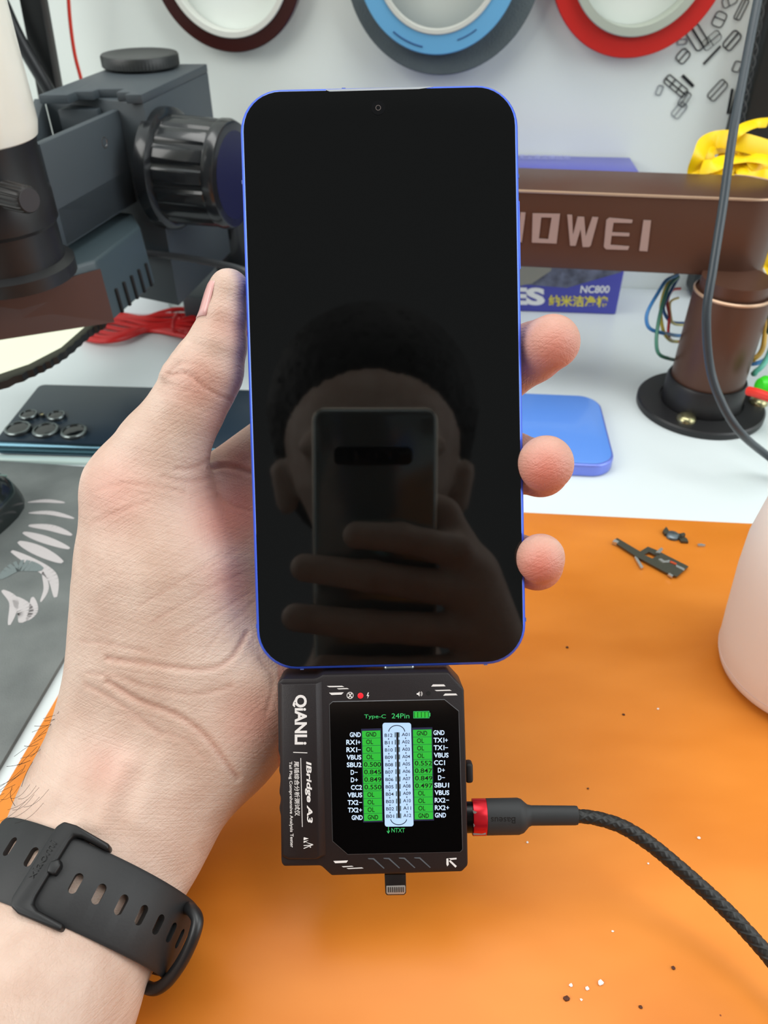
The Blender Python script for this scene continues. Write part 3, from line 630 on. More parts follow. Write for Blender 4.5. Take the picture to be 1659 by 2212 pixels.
# red cable bundle on the bench
rb = thing('red_cable_bundle', 'bundle of red cables tied together on the bench behind the thumb', 'cable bundle', onZ(330, 705, 0)); mb = MB()
for k in range(9):
    ph_ = k * .7; q = []
    for t in np.linspace(0, 1, 14):
        x = lerp(175, 620, t); spread = .30 + .70 * abs(math.sin(math.pi * (t * 2.05 + .33))); yc_ = lerp(702, 708, t) + 4 * math.sin(t * 9)
        y = yc_ + (k - 4) * 8.2 * spread + 5 * math.sin(t * 14 + ph_); p = onZ(x, y, .002); p.z = .0022 + .0022 * (1 + math.sin(t * 17 + ph_ * 2)) / 2; q.append(p)
    mb.tube(spline(q, 3), .0019, 8)
mb.build('red_cables', mat('red_cable', (.74, .10, .10), .45), rb)
tp = onZ(383, 706, .004); MB().tube([tp + Vector((0, .011 * math.cos(a), .0030 + .0048 * math.sin(a))) for a in np.linspace(0, 2 * math.pi, 16)[:-1]], .0014, 8, closed=True).build('cable_tie', mat('red_tie', (.66, .08, .09), .5), rb)
o = MB().prism([onZ(262, 675, .004), onZ(372, 678, .004), onZ(362, 645, .004), onZ(305, 636, .004)], -EZ * .0038, .001).build('white_patch', mat('white_patch', (.86, .88, .90), .5)); tag(o, 'small white patch on the bench under the lamp vents', 'patch')  # thin white slab added where the bench looks brighter

# ================================================================== BITS ON THE MAT, BOTTLE
def cb(x, y): return (1260 + x / 4.158, 1080 + y / 4.158)
m_st = mat('grey_stamped_steel', (.34, .34, .30), .38, metal=.7); m_bright = mat('bright_steel', (.80, .81, .80), .25, metal=.8)
br = thing('metal_bracket', 'larger stamped grey steel bracket lying on the mat near its back edge', 'metal part', onZ(*cb(600, 520), ZM))
out = [(265, 370), (305, 340), (510, 462), (580, 418), (660, 450), (700, 470), (945, 595), (905, 635), (840, 688), (800, 688), (740, 650), (480, 510)]
hole = [(545, 490), (590, 465), (660, 500), (620, 525)]
zz = ZM + .0016
# plate split around the window
P2 = lambda L, z: [onZ(*cb(x, y), z) for x, y in L]
mb = MB(); mb.prism(P2([(265, 370), (305, 340), (510, 462), (545, 490), (560, 552), (480, 510)], zz), -EZ * .0006)
mb.prism(P2([(510, 462), (580, 418), (660, 450), (720, 482), (660, 500), (590, 465), (545, 490)], zz), -EZ * .0006)
mb.prism(P2([(545, 490), (620, 525), (660, 500), (720, 482), (945, 595), (840, 688), (740, 650), (560, 552)], zz), -EZ * .0006)
mb.build('plate', m_st, br, smooth=False)
mb = MB()
mb.prism(P2([(262, 372), (282, 350), (322, 372), (305, 385)], zz + .0006), -EZ * .0018); mb.prism(P2([(460, 510), (475, 500), (540, 600), (520, 612)], zz - .0002), -EZ * .001)
mb.prism(P2([(675, 530), (700, 525), (730, 545), (780, 538), (770, 560), (720, 562)], zz + .0004), -EZ * .0004); mb.prism(P2([(835, 580), (912, 615), (905, 635), (832, 598)], zz + .0004), -EZ * .0004)
mb.prism(P2([(760, 665), (775, 655), (808, 675), (800, 690)], zz + .0002), -EZ * .001); mb.prism(P2([(648, 470), (700, 425), (718, 440), (690, 475)], zz + .0012), -EZ * .001)
mb.build('bent_tab', m_bright, br, smooth=False)
MB().prism(P2([(785, 545), (840, 568), (835, 582), (778, 560)], zz + .0003), -EZ * .0003).build('rust_patch', mat('rust_orange', (.68, .25, .08), .6), br, smooth=False)
cl = thing('metal_clip', 'small grey metal clip with a round dome behind the bracket on the mat', 'metal part', onZ(*cb(830, 320), ZM))
dc = onZ(*cb(800, 330), ZM); MB().lathe(dc, EZ, [(.0032, 0), (.0034, .0006), (.0030, .0014), (.002, .0019), (.0007, .0021)], 32).build('dome', mat('steel_dome', (.40, .44, .46), .3, metal=.7), cl)
mb = MB(); mb.prism(P2([(715, 275), (745, 238), (770, 275), (760, 300), (735, 305)], ZM + .0016), -EZ * .0014); mb.prism(P2([(800, 285), (880, 305), (935, 350), (945, 375), (880, 370), (855, 330)], ZM + .0014), -EZ * .0012)
mb.prism(P2([(870, 300), (905, 292), (920, 308), (890, 325)], ZM + .0030), -EZ * .0026); mb.build('clip_arms', m_st, cl, smooth=False)
o = MB().prism(P2([(1025, 395), (1060, 390), (1098, 402), (1090, 412), (1035, 410)], ZM + .0009), -EZ * .0008).build('metal_pin', m_bright); tag(o, 'tiny silver pin right of the metal clip on the mat', 'metal part')
# crumbs
crumbs = [(1255, 2160, 2.0, 'w', 'lowest white crumb near the bottom of the mat'), (1233, 2129, 3, 'w', 'left white crumb of the pale cluster low on the mat'), (1268, 2136, 3, 'w', 'middle white crumb of the pale cluster low on the mat'), (1296, 2124, 4.5, 'w', 'largest white flake of the pale cluster low on the mat'),
          (1323, 2012, 2, 'w', 'single white dot above the pale cluster'), (1400, 1866, 2, 'w', 'pale crumb under the braided cable'), (1510, 1811, 3, 'w', 'pale crumb right of the braided cable'), (1223, 2158, 4, 'b', 'dark brown burnt crumb left of the pale cluster'),
          (1225, 1399, 3, 'b', 'dark speck on the orange mat left of the pink bottle'), (1347, 1544, 2.6, 'b', 'dark oblong crumb left below the bottle'), (1421, 1532, 2.4, 'w', 'pale speck between dark crumb and bottle base'), (1270, 1704, 2, 'b', 'tiny dark dot above the cable plug'),
          (1454, 2092, 3, 'b', 'dark splinter right of the pale cluster'), (1384, 2176, 3, 'b', 'dark splinter near the bottom edge of the mat'), (1139, 1820, 2, 'w', 'pale dot just below the cable plug')]
for x, y, r, k, lab in crumbs:
    c = onZ(x, y, ZM); R = r * .30 / F; mb = MB(); res = bmesh.ops.create_icosphere(mb.bm, subdivisions=1, radius=R)
    for v in res['verts']: v.co = Vector((v.co.x * random.uniform(.8, 1.6), v.co.y * random.uniform(.8, 1.3), v.co.z * .6)) + c + EZ * R * .55
    o = mb.build('crumb', mat('white_crumb', (.88, .86, .84), .5) if k == 'w' else mat('burnt_crumb', (.30, .14, .06), .7), smooth=False); tag(o, lab, 'crumb', 'crumbs on the orange mat')
# bottle
bc = onZ(1722, 1452, ZM); bc.z = ZM
def mat_bottle():
    m = mat('frosted_plastic', (.93, .89, .86), .5, sss=.0); b = m.node_tree.nodes['Principled BSDF']
    b.inputs['Transmission Weight'].default_value = .12; b.inputs['Roughness'].default_value = .6; return m
bt = thing('plastic_bottle', 'milky pink-white plastic bottle standing on the mat at the right edge', 'bottle', bc)
MB().lathe(bc, EZ, [(.024, .0004), (.0285, .0008), (.0310, .0028), (.0322, .006), (.0335, .02), (.0355, .045), (.0360, .060), (.0345, .075), (.029, .088), (.018, .098), (.012, .101), (.012, .110)], 96).build('bottle_body', mat_bottle(), bt)
MB().lathe(bc, EZ, [(.0165, .110), (.0165, .112), (.0155, .128), (.013, .130)], 64, ribs=32, rib=.0004, lo=(1, 2)).build('bottle_cap', mat('white_cap', (.9, .9, .9), .4), bt)
MB().tube([bc + Vector((.0323 * math.cos(a), .0323 * math.sin(a), .0075)) for a in np.linspace(0, 2 * math.pi, 97)[:-1]], .00025, 6, closed=True).build('mould_seam', mat('bottle_seam', (.80, .70, .66), .5), bt)
# ================================================================== HELD SMARTPHONE
def rodm(r):
    v = Vector(r); a = v.length; return Matrix.Rotation(a, 3, v.normalized())
PR = rodm((.0464359, -.0058653, -.0241134)); PT = Vector((.00038873, -.03600284, .21250512))
def cv2w(v): return CAM + RT * v[0] - UP * v[1] + FW * v[2]
def dirw(v): return RT * v[0] - UP * v[1] + FW * v[2]
def ph_pt(u, v, w): return cv2w(PR @ Vector((u, v, w)) + PT)      # u right, v down the phone, w away from the camera
PU, PV, PN = dirw(PR @ Vector((1, 0, 0))), dirw(PR @ Vector((0, 1, 0))), dirw(PR @ Vector((0, 0, 1)))
PC = ph_pt(0, 0, 0)
def onT(x, y, w=0.0): return onp(x, y, PC + PN * w, PN)            # pixel -> plane parallel to the phone's glass
def rr2(w, h, r, z, n=10):
    pts = []
    for sx, sy, a0 in ((1, 1, 0), (-1, 1, 90), (-1, -1, 180), (1, -1, 270)):
        for k in range(n + 1):
            an = math.radians(a0 + k * 90 / n); pts.append(ph_pt(sx * (w/2 - r) + r * math.cos(an), sy * (h/2 - r) + r * math.sin(an), z))
    return pts
PW, PL, PTH = .0760, .1600, .0078
hp = thing('smartphone', 'large smartphone with blank black screen and blue metal frame held upright in the hand', 'phone', ph_pt(0, PL / 2, PTH / 2))
m_bf = mat('royal_blue_metal', (.27, .40, .90), .30, metal=.55)
MB().prism(rr2(PW, PL, .0112, .0003), PN * (PTH - .0006), .0013, 3).build('frame', m_bf, hp)
MB().prism(rr2(PW - .0030, PL - .0030, .0100, PTH - .0004), PN * .0006, .0002).build('back_glass', mat('blue_back_glass', (.30, .45, .85), .3, coat=.4), hp)
m_scr = mat('black_screen_glass', (.012, .012, .012), .03, spec=.5, ior=1.5)
MB().prism(rr2(PW - .0019, PL - .0021, .0104, -.00012), PN * .0006, .00012, 2).build('screen', m_scr, hp, smooth=False)
pcam = MB(); cpos = onT(817, 233, -.00016); pcam.lathe(cpos, -PN, [(.0019, 0), (.0019, .00004)], 32); pcam.build('front_camera', mat('camera_ring_black', (.03, .03, .035), .1), hp)
pcam = MB(); pcam.lathe(cpos - PN * .00006, -PN, [(.00055, 0), (.00075, 0), (.00075, .00003), (.00055, .00003)], 24, close=True); pcam.build('camera_inner_ring', mat('camera_ring_grey', (.30, .27, .26), .3), hp)  # grey ring round the centre of the front camera
mb = MB(); mb.prism([onT(704, 194.5, -.0002), onT(712, 197.6, -.0002), onT(905, 192.2, -.0002), onT(936, 187.6, -.0002), onT(936, 187.0, -.0002), onT(704, 193.3, -.0002)], PN * .0002); mb.build('earpiece_slit', mat('pale_speaker_mesh', (.62, .64, .66), .4), hp, smooth=False)
m_ant = mat('antenna_blue_grey', (.34, .40, .62), .5)
for u, v in ((-PW/2, .0675), (PW/2, -.0555), (-PW/2, -.0555), (PW/2, .0675)):
    MB().box(ph_pt(u, v, PTH/2), (PU, PV, PN), (.0003, .0010, PTH - .0022), 0).build('antenna_line', m_ant, hp)
for u, v in ((-.0255, PL/2), (.0265, PL/2), (-.0095, -PL/2)):
    MB().box(ph_pt(u, v, PTH/2), (PU, PV, PN), (.0010, .0003, PTH - .0022), 0).build('antenna_line', m_ant, hp)
MB().box(ph_pt(PW/2, -.040, PTH/2), (PU, PV, PN), (.0010, .0190, .0026), .0004).build('side_button', m_bf, hp)

# ================================================================== TESTER
def TC(x, y): return (580 + x / 3.456, 1420 + y / 3.456)
WF = -.0032
def tp_(L, w): return [onT(*TC(x, y), w) for x, y in L]
m_td = mat('gunmetal_paint', (.125, .105, .110), .45, metal=.3, bump=.08, bscale=4000)
m_tdk = mat('dark_gunmetal', (.13, .12, .125), .45, metal=.3, bump=.05, bscale=4000)
tst = thing('cable_tester', 'dark metal charging-port tester with lit green and white readout plugged under the phone', 'tester', ph_pt(-.002, .125, .005))
outl = [(66, 190), (104, 158), (352, 158), (402, 130), (1345, 112), (1460, 236), (1476, 800), (1490, 1558), (1445, 1605), (470, 1635), (390, 1560), (112, 1565), (94, 1535), (90, 1190), (78, 1130), (92, 1060), (78, 1020), (90, 900), (76, 850), (88, 770), (72, 700)]
MB().prism(tp_(outl, WF), PN * .0138, .0011, 2).build('body', m_td, tst)
strip_ = [(106, 204), (352, 200), (378, 1485), (350, 1503), (150, 1500), (112, 1472)]
stripo = [(76, 186), (404, 180), (436, 1472), (378, 1506), (142, 1512), (98, 1488)]
MB().prism(tp_(strip_, WF - .0011), PN, .0001, 1, top=tp_(stripo, WF + .0002)).build('raised_side_panel', m_td, tst)
scro = [(478, 330), (1315, 314), (1422, 400), (1452, 1435), (1432, 1456), (590, 1474), (476, 1374), (452, 352)]
MB().prism(tp_(scro, WF - .00012), PN * .0005, .00008, 1).build('screen_bezel', mat('screen_rim_grey', (.42, .42, .43), .35, metal=.6), tst)
scri = [(480, 334), (1313, 318), (1418, 403), (1447, 1433), (1429, 1452), (592, 1469), (480, 1371), (456, 355)]
disp = MB().prism(tp_(scri, WF - .00020), PN * .0004, 0).build('display_screen', mat('tester_glass', (.018, .014, .014), .12, spec=.5), tst, smooth=False)
wS = WF - .00026
def emi(name, c, s): return mat(name, c, .5, spec=.3, emit=s)
m_green = emi('lit_green', (.12, .66, .16), 1.0); m_wtext = emi('lit_white', (.80, .88, 1.0), 1.0); m_gtext = emi('lit_green_text', (.20, .70, .36), 1.0)
m_pale = emi('lit_pale_blue', (.68, .79, .93), 1.0); m_ink = mat('display_black', (.01, .015, .02), .5)
def SCc(x, y): return (700 + x / 5.184, 1500 + y / 5.184)
def onS(x, y, k=0): return onT(*SCc(x, y), wS - k * .00003)
def quadS(mb, L, k=0): mb.face([onS(x, y, k) for x, y in L])
gl = [(425, 408), (630, 402), (652, 1415), (448, 1420)]; gr = [(995, 395), (1203, 390), (1222, 1398), (1015, 1403)]
def cell(tab, i, j=12):
    a, b, c, d = [Vector((*p, 0)) for p in tab]; l0, l1 = a.lerp(d, i / j), a.lerp(d, (i + 1) / j); r0, r1 = b.lerp(c, i / j), b.lerp(c, (i + 1) / j); g = Vector((0, 2.0, 0))
    return [l0 + g, r0 + g, r1 - g, l1 - g]
rows_l = ['GND', 'RX1+', 'RX1-', 'VBUS', 'SBU2', 'D-', 'D+', 'CC2', 'VBUS', 'TX2-', 'TX2+', 'GND']; vals_l = ['GND', 'OL', 'OL', 'OL', '0.500', '0.845', '0.849', '0.550', 'OL', 'OL', 'OL', 'GND']
rows_r = ['GND', 'TX1+', 'TX1-', 'VBUS', 'CC1', 'D+', 'D-', 'SBU1', 'VBUS', 'RX2-', 'RX2+', 'GND']; vals_r = ['GND', 'OL', 'OL', 'OL', '0.552', '0.847', '0.849', '0.497', 'OL', 'OL', 'OL', 'GND']
mb = MB()
for tab in (gl, gr):
    a = [(tab[0][0]-10, tab[0][1]-22), (tab[1][0]+10, tab[1][1]-22), (tab[2][0]+10, tab[2][1]+14), (tab[3][0]-10, tab[3][1]+14)]; quadS(mb, a, 0)
mb.build('table_backing', emi('dim_navy', (.06, .07, .20), 1.0), disp, smooth=False)
ink = MB(); wt = MB(); gt = MB()
def stext(mb, s_, x0, y0, x1, y1, k=2, bold=.0, conv=None):
    dash = s_[-1] in '-+' and len(s_) > 1
    def cv(x, y): return onS(x, y, k)
    if dash:
        n = len(s_); cwid = (x1 - x0) / n; rect_text(mb, s_[:-1], x0, y0, x0 + cwid * (n - 1) - 3, y1, cv, bold=bold)
        cx_ = x1 - cwid / 2; cy_ = (y0 + y1) / 2; mb.face([cv(cx_ - 16, cy_ - 3.5), cv(cx_ + 16, cy_ - 3.5), cv(cx_ + 16, cy_ + 3.5), cv(cx_ - 16, cy_ + 3.5)])
        if s_[-1] == '+': mb.face([cv(cx_ - 3.5, cy_ - 18), cv(cx_ + 3.5, cy_ - 18), cv(cx_ + 3.5, cy_ + 18), cv(cx_ - 3.5, cy_ + 18)])
    else: rect_text(mb, s_, x0, y0, x1, y1, cv, bold=bold)
for side, tab, rows, vals in (('l', gl, rows_l, vals_l), ('r', gr, rows_r, vals_r)):
    for i in range(12):
        q = cell(tab, i); mb = MB(); mb.face([onS(p.x, p.y, 1) for p in q]); mb.build('reading_cell', m_green, disp, smooth=False)
        yc_ = (q[0].y + q[2].y + q[1].y + q[3].y) / 4; xl = q[0].x; xr = q[1].x; h2 = 26
        s_ = vals[i]
        if len(s_) == 5: stext(ink, s_, xl + 14, yc_ - h2, xr + 0, yc_ + h2, 3, .012)
        elif s_ == 'OL': stext(ink, s_, xl + 44, yc_ - h2, xl + 122, yc_ + h2, 3, .012)
        else: stext(ink, s_, xl + 43, yc_ - h2, xl + 160, yc_ + h2, 3, .02)
        nm = rows[i]; wdt = 41 * len(nm)
        if side == 'l':
            x1 = xl - 14; y_ = yc_ + 4
            if nm in ('D-', 'D+'): x1 -= 40
            wt = MB(); stext(wt, nm, x1 - wdt, y_ - 27, x1, y_ + 27, 1, .022); wt.build('pin_name', m_wtext, disp, smooth=False)
        else:
            x0 = xr + 22; y_ = yc_ - 6
            if nm in ('D-', 'D+'): x0 += 42
            wt = MB(); stext(wt, nm, x0, y_ - 27, x0 + wdt, y_ + 27, 1, .022); wt.build('pin_name', m_wtext, disp, smooth=False)
stext(gt, 'Type-C', 450, 225, 692, 280, 1, .0); gt.build('green_caption', m_gtext, disp, smooth=False); gt = MB(); stext(gt, '24Pin', 757, 213, 955, 268, 1, .0); gt.build('green_caption', m_gtext, disp, smooth=False); gt = MB(); stext(gt, 'NTXT', 755, 1497, 905, 1545, 1, .0)
for a in ([(718, 1482), (724, 1482), (724, 1550), (718, 1550)], [(702, 1532), (708, 1528), (724, 1550), (720, 1558)], [(738, 1528), (732, 1524), (718, 1550), (722, 1558)]): quadS(gt, a, 1)
gt.build('green_caption', m_gtext, disp, smooth=False); gt = MB()
for a in ([(1000, 190), (1176, 186), (1176, 192), (1000, 196)], [(1000, 262), (1176, 260), (1176, 266), (1000, 268)], [(1000, 190), (1006, 190), (1006, 268), (1000, 268)], [(1172, 186), (1178, 186), (1180, 264), (1174, 266)], [(1180, 206), (1190, 206), (1190, 246), (1180, 246)]): quadS(gt, a, 1)
gt.build('battery_outline', m_gtext, disp, smooth=False)
for k in range(4): mb = MB(); quadS(mb, [(1012 + k * 40, 198), (1046 + k * 40, 197), (1047 + k * 40, 258), (1013 + k * 40, 259)], 1); mb.build('battery_bar', m_green, disp, smooth=False)
mb = MB(); L = []
for sx, sy, a0 in ((947, 1450, 0), (708, 1453, 90), (683, 346, 180), (947, 346, 270)):
    for k in range(6): an = math.radians(a0 + k * 18); L.append((sx + 28 * math.cos(an) + (27 if a0 == 0 else 0), sy + 28 * math.sin(an)))
mb.face([onS(x, y, 1) for x, y in L]); conn = mb.build('connector_picture', m_pale, disp, smooth=False)
def arc(mb, cx_, cy_, rx, ry, a0, a1, wd, k=3):
    P_ = [(cx_ + rx * math.cos(a), cy_ + ry * math.sin(a), math.cos(a), math.sin(a)) for a in np.linspace(a0, a1, 24)]
    for (x, y, c, s2), (x2, y2, c2_, s3) in zip(P_, P_[1:]): mb.face([onS(x, y, k), onS(x2, y2, k), onS(x2 - c2_ * wd, y2 - s3 * wd, k), onS(x - c * wd, y - s2 * wd, k)])
arc(ink, 814, 425, 95, 82, math.pi * 1.03, math.pi * 1.97, 9); arc(ink, 836, 1388, 95, 76, .05 * math.pi, .95 * math.pi, 9)
for i in range(12):
    yb_ = 458 + i * 82.4; xb = 722 + i * 1.7
    rect_text(ink, 'B%02d' % (12 - i), xb - 44, yb_ - 19, xb + 44, yb_ + 19, lambda x, y: onS(x, y, 3), bold=.012); xa = 913 + i * 1.7
    rect_text(ink, 'A%02d' % (i + 1), xa - 44, yb_ - 28, xa + 44, yb_ + 10, lambda x, y: onS(x, y, 3), bold=.012)
    if i < 11:
        for xx, yy in ((xb, yb_ + 41), (xa, yb_ + 33)): quadS(ink, [(xx - 5, yy - 8), (xx + 5, yy - 8), (xx + 5, yy + 8), (xx - 5, yy + 8)], 3)
quadS(ink, [(808, 424), (832, 424), (850, 1385), (826, 1385)], 3)
ink.build('black_figures', m_ink, disp, smooth=False)
mp = emi('dim_pin_grey', (.30, .38, .40), 1.0)
for i in range(12):
    y0 = 425 + i * 82.4; x0 = 790 + i * 1.7; mb = MB(); quadS(mb, [(x0, y0), (x0 + 14, y0), (x0 + 14, y0 + 56), (x0, y0 + 56)], 4); quadS(mb, [(x0 + 42, y0), (x0 + 56, y0), (x0 + 56, y0 + 56), (x0 + 42, y0 + 56)], 4); mb.build('pin_contact', mp, disp, smooth=False)
# printed marks on the metal
m_prt = mat('silver_print', (.82, .80, .79), .45); pm = MB(); wM = WF - .00006
def qm(mb, L, w=wM):
    if mb is pm: mb = MB(); mb.face(tp_(L, w)); mb.build('printed_mark', m_prt, tst, smooth=False)
    else: mb.face(tp_(L, w))
for L in ([(435, 214), (548, 212), (566, 221), (452, 223)], [(510, 232), (586, 229), (602, 236), (524, 239)], [(452, 264), (562, 261), (545, 278), (470, 281)], [(1228, 202), (1310, 202), (1322, 216), (1214, 218)], [(1240, 244), (1352, 241), (1368, 249), (1254, 252)], [(1318, 270), (1400, 270), (1411, 283), (1304, 286)],
          [(484, 1520), (594, 1516), (582, 1533), (498, 1537)], [(546, 1560), (622, 1556), (636, 1562), (558, 1567)], [(582, 1574), (696, 1568), (710, 1575), (596, 1580)],
          [(1345, 1500), (1404, 1496), (1404, 1508), (1360, 1512)], [(1328, 1502), (1342, 1500), (1346, 1548), (1334, 1560), (1328, 1545)], [(1345, 1520), (1358, 1514), (1406, 1558), (1396, 1570)],
          [(742, 262), (750, 262), (742, 282), (752, 282), (738, 308), (742, 288), (732, 288)]): qm(pm, L)
icn = MB()
for c, r_, r2_ in (((609, 284), 26, 21),):
    n = 20
    for k in range(n): a, b_ = 2 * math.pi * k / n, 2 * math.pi * (k + 1) / n; qm(icn, [(c[0] + r_ * math.cos(a), c[1] + r_ * math.sin(a)), (c[0] + r_ * math.cos(b_), c[1] + r_ * math.sin(b_)), (c[0] + r2_ * math.cos(b_), c[1] + r2_ * math.sin(b_)), (c[0] + r2_ * math.cos(a), c[1] + r2_ * math.sin(a))])
    qm(icn, [(594, 267), (600, 264), (626, 300), (619, 304)]); qm(icn, [(619, 264), (626, 268), (600, 304), (594, 300)])
icn.build('printed_icon', m_prt, tst, smooth=False); icn = MB(); qm(icn, [(1106, 268), (1116, 266), (1128, 254), (1128, 292), (1116, 280), (1106, 278)])
for rr_, in ((12,), (19,)):
    for k in range(8): a, b_ = -1 + k * .25, -1 + (k + 1) * .25; qm(icn, [(1128 + rr_ * math.cos(a), 272 + rr_ * math.sin(a)), (1128 + rr_ * math.cos(b_), 272 + rr_ * math.sin(b_)), (1128 + (rr_+3) * math.cos(b_), 272 + (rr_+3) * math.sin(b_)), (1128 + (rr_+3) * math.cos(a), 272 + (rr_+3) * math.sin(a))])
m_prt = mat('silver_print', (.82, .80, .79), .45)
icn.build('printed_icon', m_prt, tst, smooth=False)
wP = WF - .00118
lt_ = MB(); conv = lambda x, y: onT(*TC(x, y), wP)
put_text(lt_, 'QiANLi', [(180, 280), (178, 652), (290, 652), (285, 280)], conv, bold=.035)
lt_.face([conv(184, 706), conv(290, 710), conv(290, 716), conv(184, 712)])
lt_.face([conv(238, 752), conv(243, 752), conv(255, 1266), conv(250, 1266)])
put_text(lt_, 'IBridge A3', [(270, 778), (276, 1236), (330, 1236), (320, 778)], conv, bold=.03, shear=.15)
put_text(lt_, '尾插综合分析测试仪', [(190, 776), (196, 1184), (236, 1184), (228, 776)], conv, bold=.01)
put_text(lt_, 'Tail Plug Comprehensive Analysis Tester', [(148, 778), (156, 1420), (188, 1420), (176, 778)], conv, bold=.012)
for L in ([(262, 1346), (266, 1343), (300, 1352), (262, 1366)], [(262, 1372), (300, 1366), (262, 1386)], [(262, 1430), (336, 1400), (262, 1402), (262, 1408), (306, 1406), (262, 1424)], [(268, 1376), (334, 1396), (330, 1404)], [(308, 1414), (316, 1412), (318, 1420), (310, 1422)]): lt_.face([conv(x, y) for x, y in L])
lt_.build('printed_lettering', m_prt, tst, smooth=False)
for k in range(4):
    x0 = 742 + k * 115; y0 = 1500 - k * 2
    MB().prism(tp_([(x0, y0), (x0 + 45, y0), (x0 + 124, y0 + 74), (x0 + 118, y0 + 78), (x0 + 40, y0 + 9), (x0 + 4, y0 + 6)], wM), PN * .0003).build('grip_groove', mat('groove_pale', (.50, .53, .56), .35, metal=.7), tst, smooth=False)  # grooves drawn as pale metallic strips on the face
MB().lathe(onT(*TC(687, 286), wM), -PN, [(.0008, 0), (.0008, .0001), (.0006, .00018), (.0002, .00022)], 24).build('red_indicator', mat('red_led', (.85, .12, .16), .25, emit=.5), tst)
MB().lathe(onT(*TC(1194, 268), wM), -PN, [(.0006, 0), (.0006, .00002)], 24).build('sound_hole', mat('hole_black', (.01, .01, .01), .8), tst)
# plugs and button
uc = onT(*TC(930, 100), .004)
MB().box(ph_pt(.0020, PL/2 + .0008, .0039), (PU, PV, PN), (.0090, .0030, .0030), .0010, 3).build('port_plug', mat('bright_steel', 0), tst)
MB().box(ph_pt(.0010, PL/2 + .0022, .0039), (PU, PV, PN), (.0130, .0016, .0055), .0008, 3).build('plug_collar', mat('collar_black', (.06, .06, .06), .5), tst)
lp = tp_([(866, 1625), (1026, 1622), (1028, 1760), (1014, 1776), (884, 1778), (872, 1764)], .0030)
MB().prism(lp, PN * .0016, .0002).build('lightning_plug', mat('plug_black', (.10, .09, .09), .4), tst)
lt2 = MB().prism(tp_([(880, 1706), (1016, 1702), (1022, 1710), (1022, 1754), (1012, 1768), (890, 1770), (880, 1760)], .00290), PN * .0003, .0001).build('plug_face', mat('plug_silver', (.72, .71, .69), .35, metal=.6), tst)
for k in range(8): x0 = 891 + k * 16; MB().prism(tp_([(x0, 1716), (x0 + 6, 1716), (x0 + 7, 1754), (x0 + 1, 1754)], .00278), PN * .0002).build('contact', mat('contact_dark', (.16, .13, .11), .4), lt2, smooth=False)
MB().box(onT(*TC(1494, 850), .0035), (PU, PV, PN), (.0022, .0058, .0040), .0008, 3).build('side_button', mat('rubber_black', (.06, .06, .065), .6), tst)

# ================================================================== USB CABLE
def BC(x, y): return (980 + x / 2.443, 1680 + y / 2.443)
ucb = thing('charging_cable', 'braided black charging cable with red-ringed plug in the tester side', 'cable', onT(*BC(400, 200), .008))
WQ = .0042
def axis_tube(mb, L, flat=.74, seg=40): mb.tube([onT(*BC(x, y), WQ) for x, y, r in L], [r / 2.443 * .2175 / F for x, y, r in L], seg, flat=flat, up=PN)
mb = MB(); axis_tube(mb, [(62, 208, 70), (64, 208, 84), (100, 208, 84), (104, 208, 80)]); mb.build('plug_insert', mat('plug_black_metal', (.06, .06, .065), .3, metal=.6), ucb)
mb = MB(); axis_tube(mb, [(96, 208, 92), (99, 208, 99), (168, 207, 99), (171, 207, 96)]); rg = mb.build('red_ring', mat('red_anodised', (.74, .10, .15), .28, metal=.6), ucb)
mb = MB()
for L in ([(100, 170), (112, 176), (124, 182), (114, 190), (104, 188)], [(104, 240), (112, 252), (106, 262)], [(102, 292), (150, 296), (170, 290), (170, 300), (104, 302)]): mb.face([onT(*BC(x, y), WQ - .00415) for x, y in L])
mb.build('worn_patch', mat('worn_aluminium', (.62, .60, .60), .35, metal=.6), rg, smooth=False)
m_rub = mat('black_rubber', (.13, .135, .14), .62, bump=.03, bscale=800)
mb = MB(); axis_tube(mb, [(170, 206, 93), (172, 206, 98), (340, 203, 98), (362, 202, 90), (376, 201, 76), (392, 200, 60), (410, 199, 54), (520, 199, 53), (640, 199, 52), (652, 199, 50), (655, 199, 44)]); mb.build('rubber_housing', m_rub, ucb)
mb = MB(); put_text(mb, 'Baseus', [(326, 208), (196, 208), (196, 242), (326, 242)], lambda x, y: onT(*BC(x, y), WQ - .00655 + .00008 * abs(x - 261) * 0), bold=.01)
mb.build('embossed_name', mat('emboss_black', (.045, .05, .05), .5), ucb, smooth=False)
cp = [onT(1243, 1762, WQ), onT(1290, 1768, WQ), onT(1345, 1786, WQ), onT(1400, 1820, WQ), onT(1450, 1860, WQ - .001), onT(1500, 1903, WQ - .002), onT(1550, 1948, WQ - .004), onT(1600, 1998, WQ - .007), onT(1662, 2068, WQ - .011), onT(1740, 2170, WQ - .018), onT(1800, 2290, WQ - .026)]
q = spline(cp, 44); seg = 56; mb = MB(); prev = None; rings = []; s_acc = 0
for i, p in enumerate(q):
    t = (q[min(i+1, len(q)-1)] - q[max(i-1, 0)]).normalized(); s_acc += (p - q[i-1]).length if i else 0
    v = PN if prev is None else prev; v = (v - t * v.dot(t)).normalized(); prev = v; w_ = t.cross(v); ring = []
    R0 = lerp(.00188, .00215, min(1, s_acc / .02))
    for k in range(seg):
        a = 2 * math.pi * k / seg; A1 = 8 * a + s_acc * 3100; A2 = 8 * a - s_acc * 3100
        b1 = max(0, math.sin(A1)); b2 = max(0, math.sin(A2)); br_ = max(b1 * (math.sin(A2 * .5) > -.2), b2 * (math.sin(A2 * .5) <= .2))
        r_ = R0 * (1 + .075 * br_ - .03); ring.append(mb.bm.verts.new(p + v * (r_ * math.sin(a)) + w_ * (r_ * math.cos(a))))
    rings.append(ring)
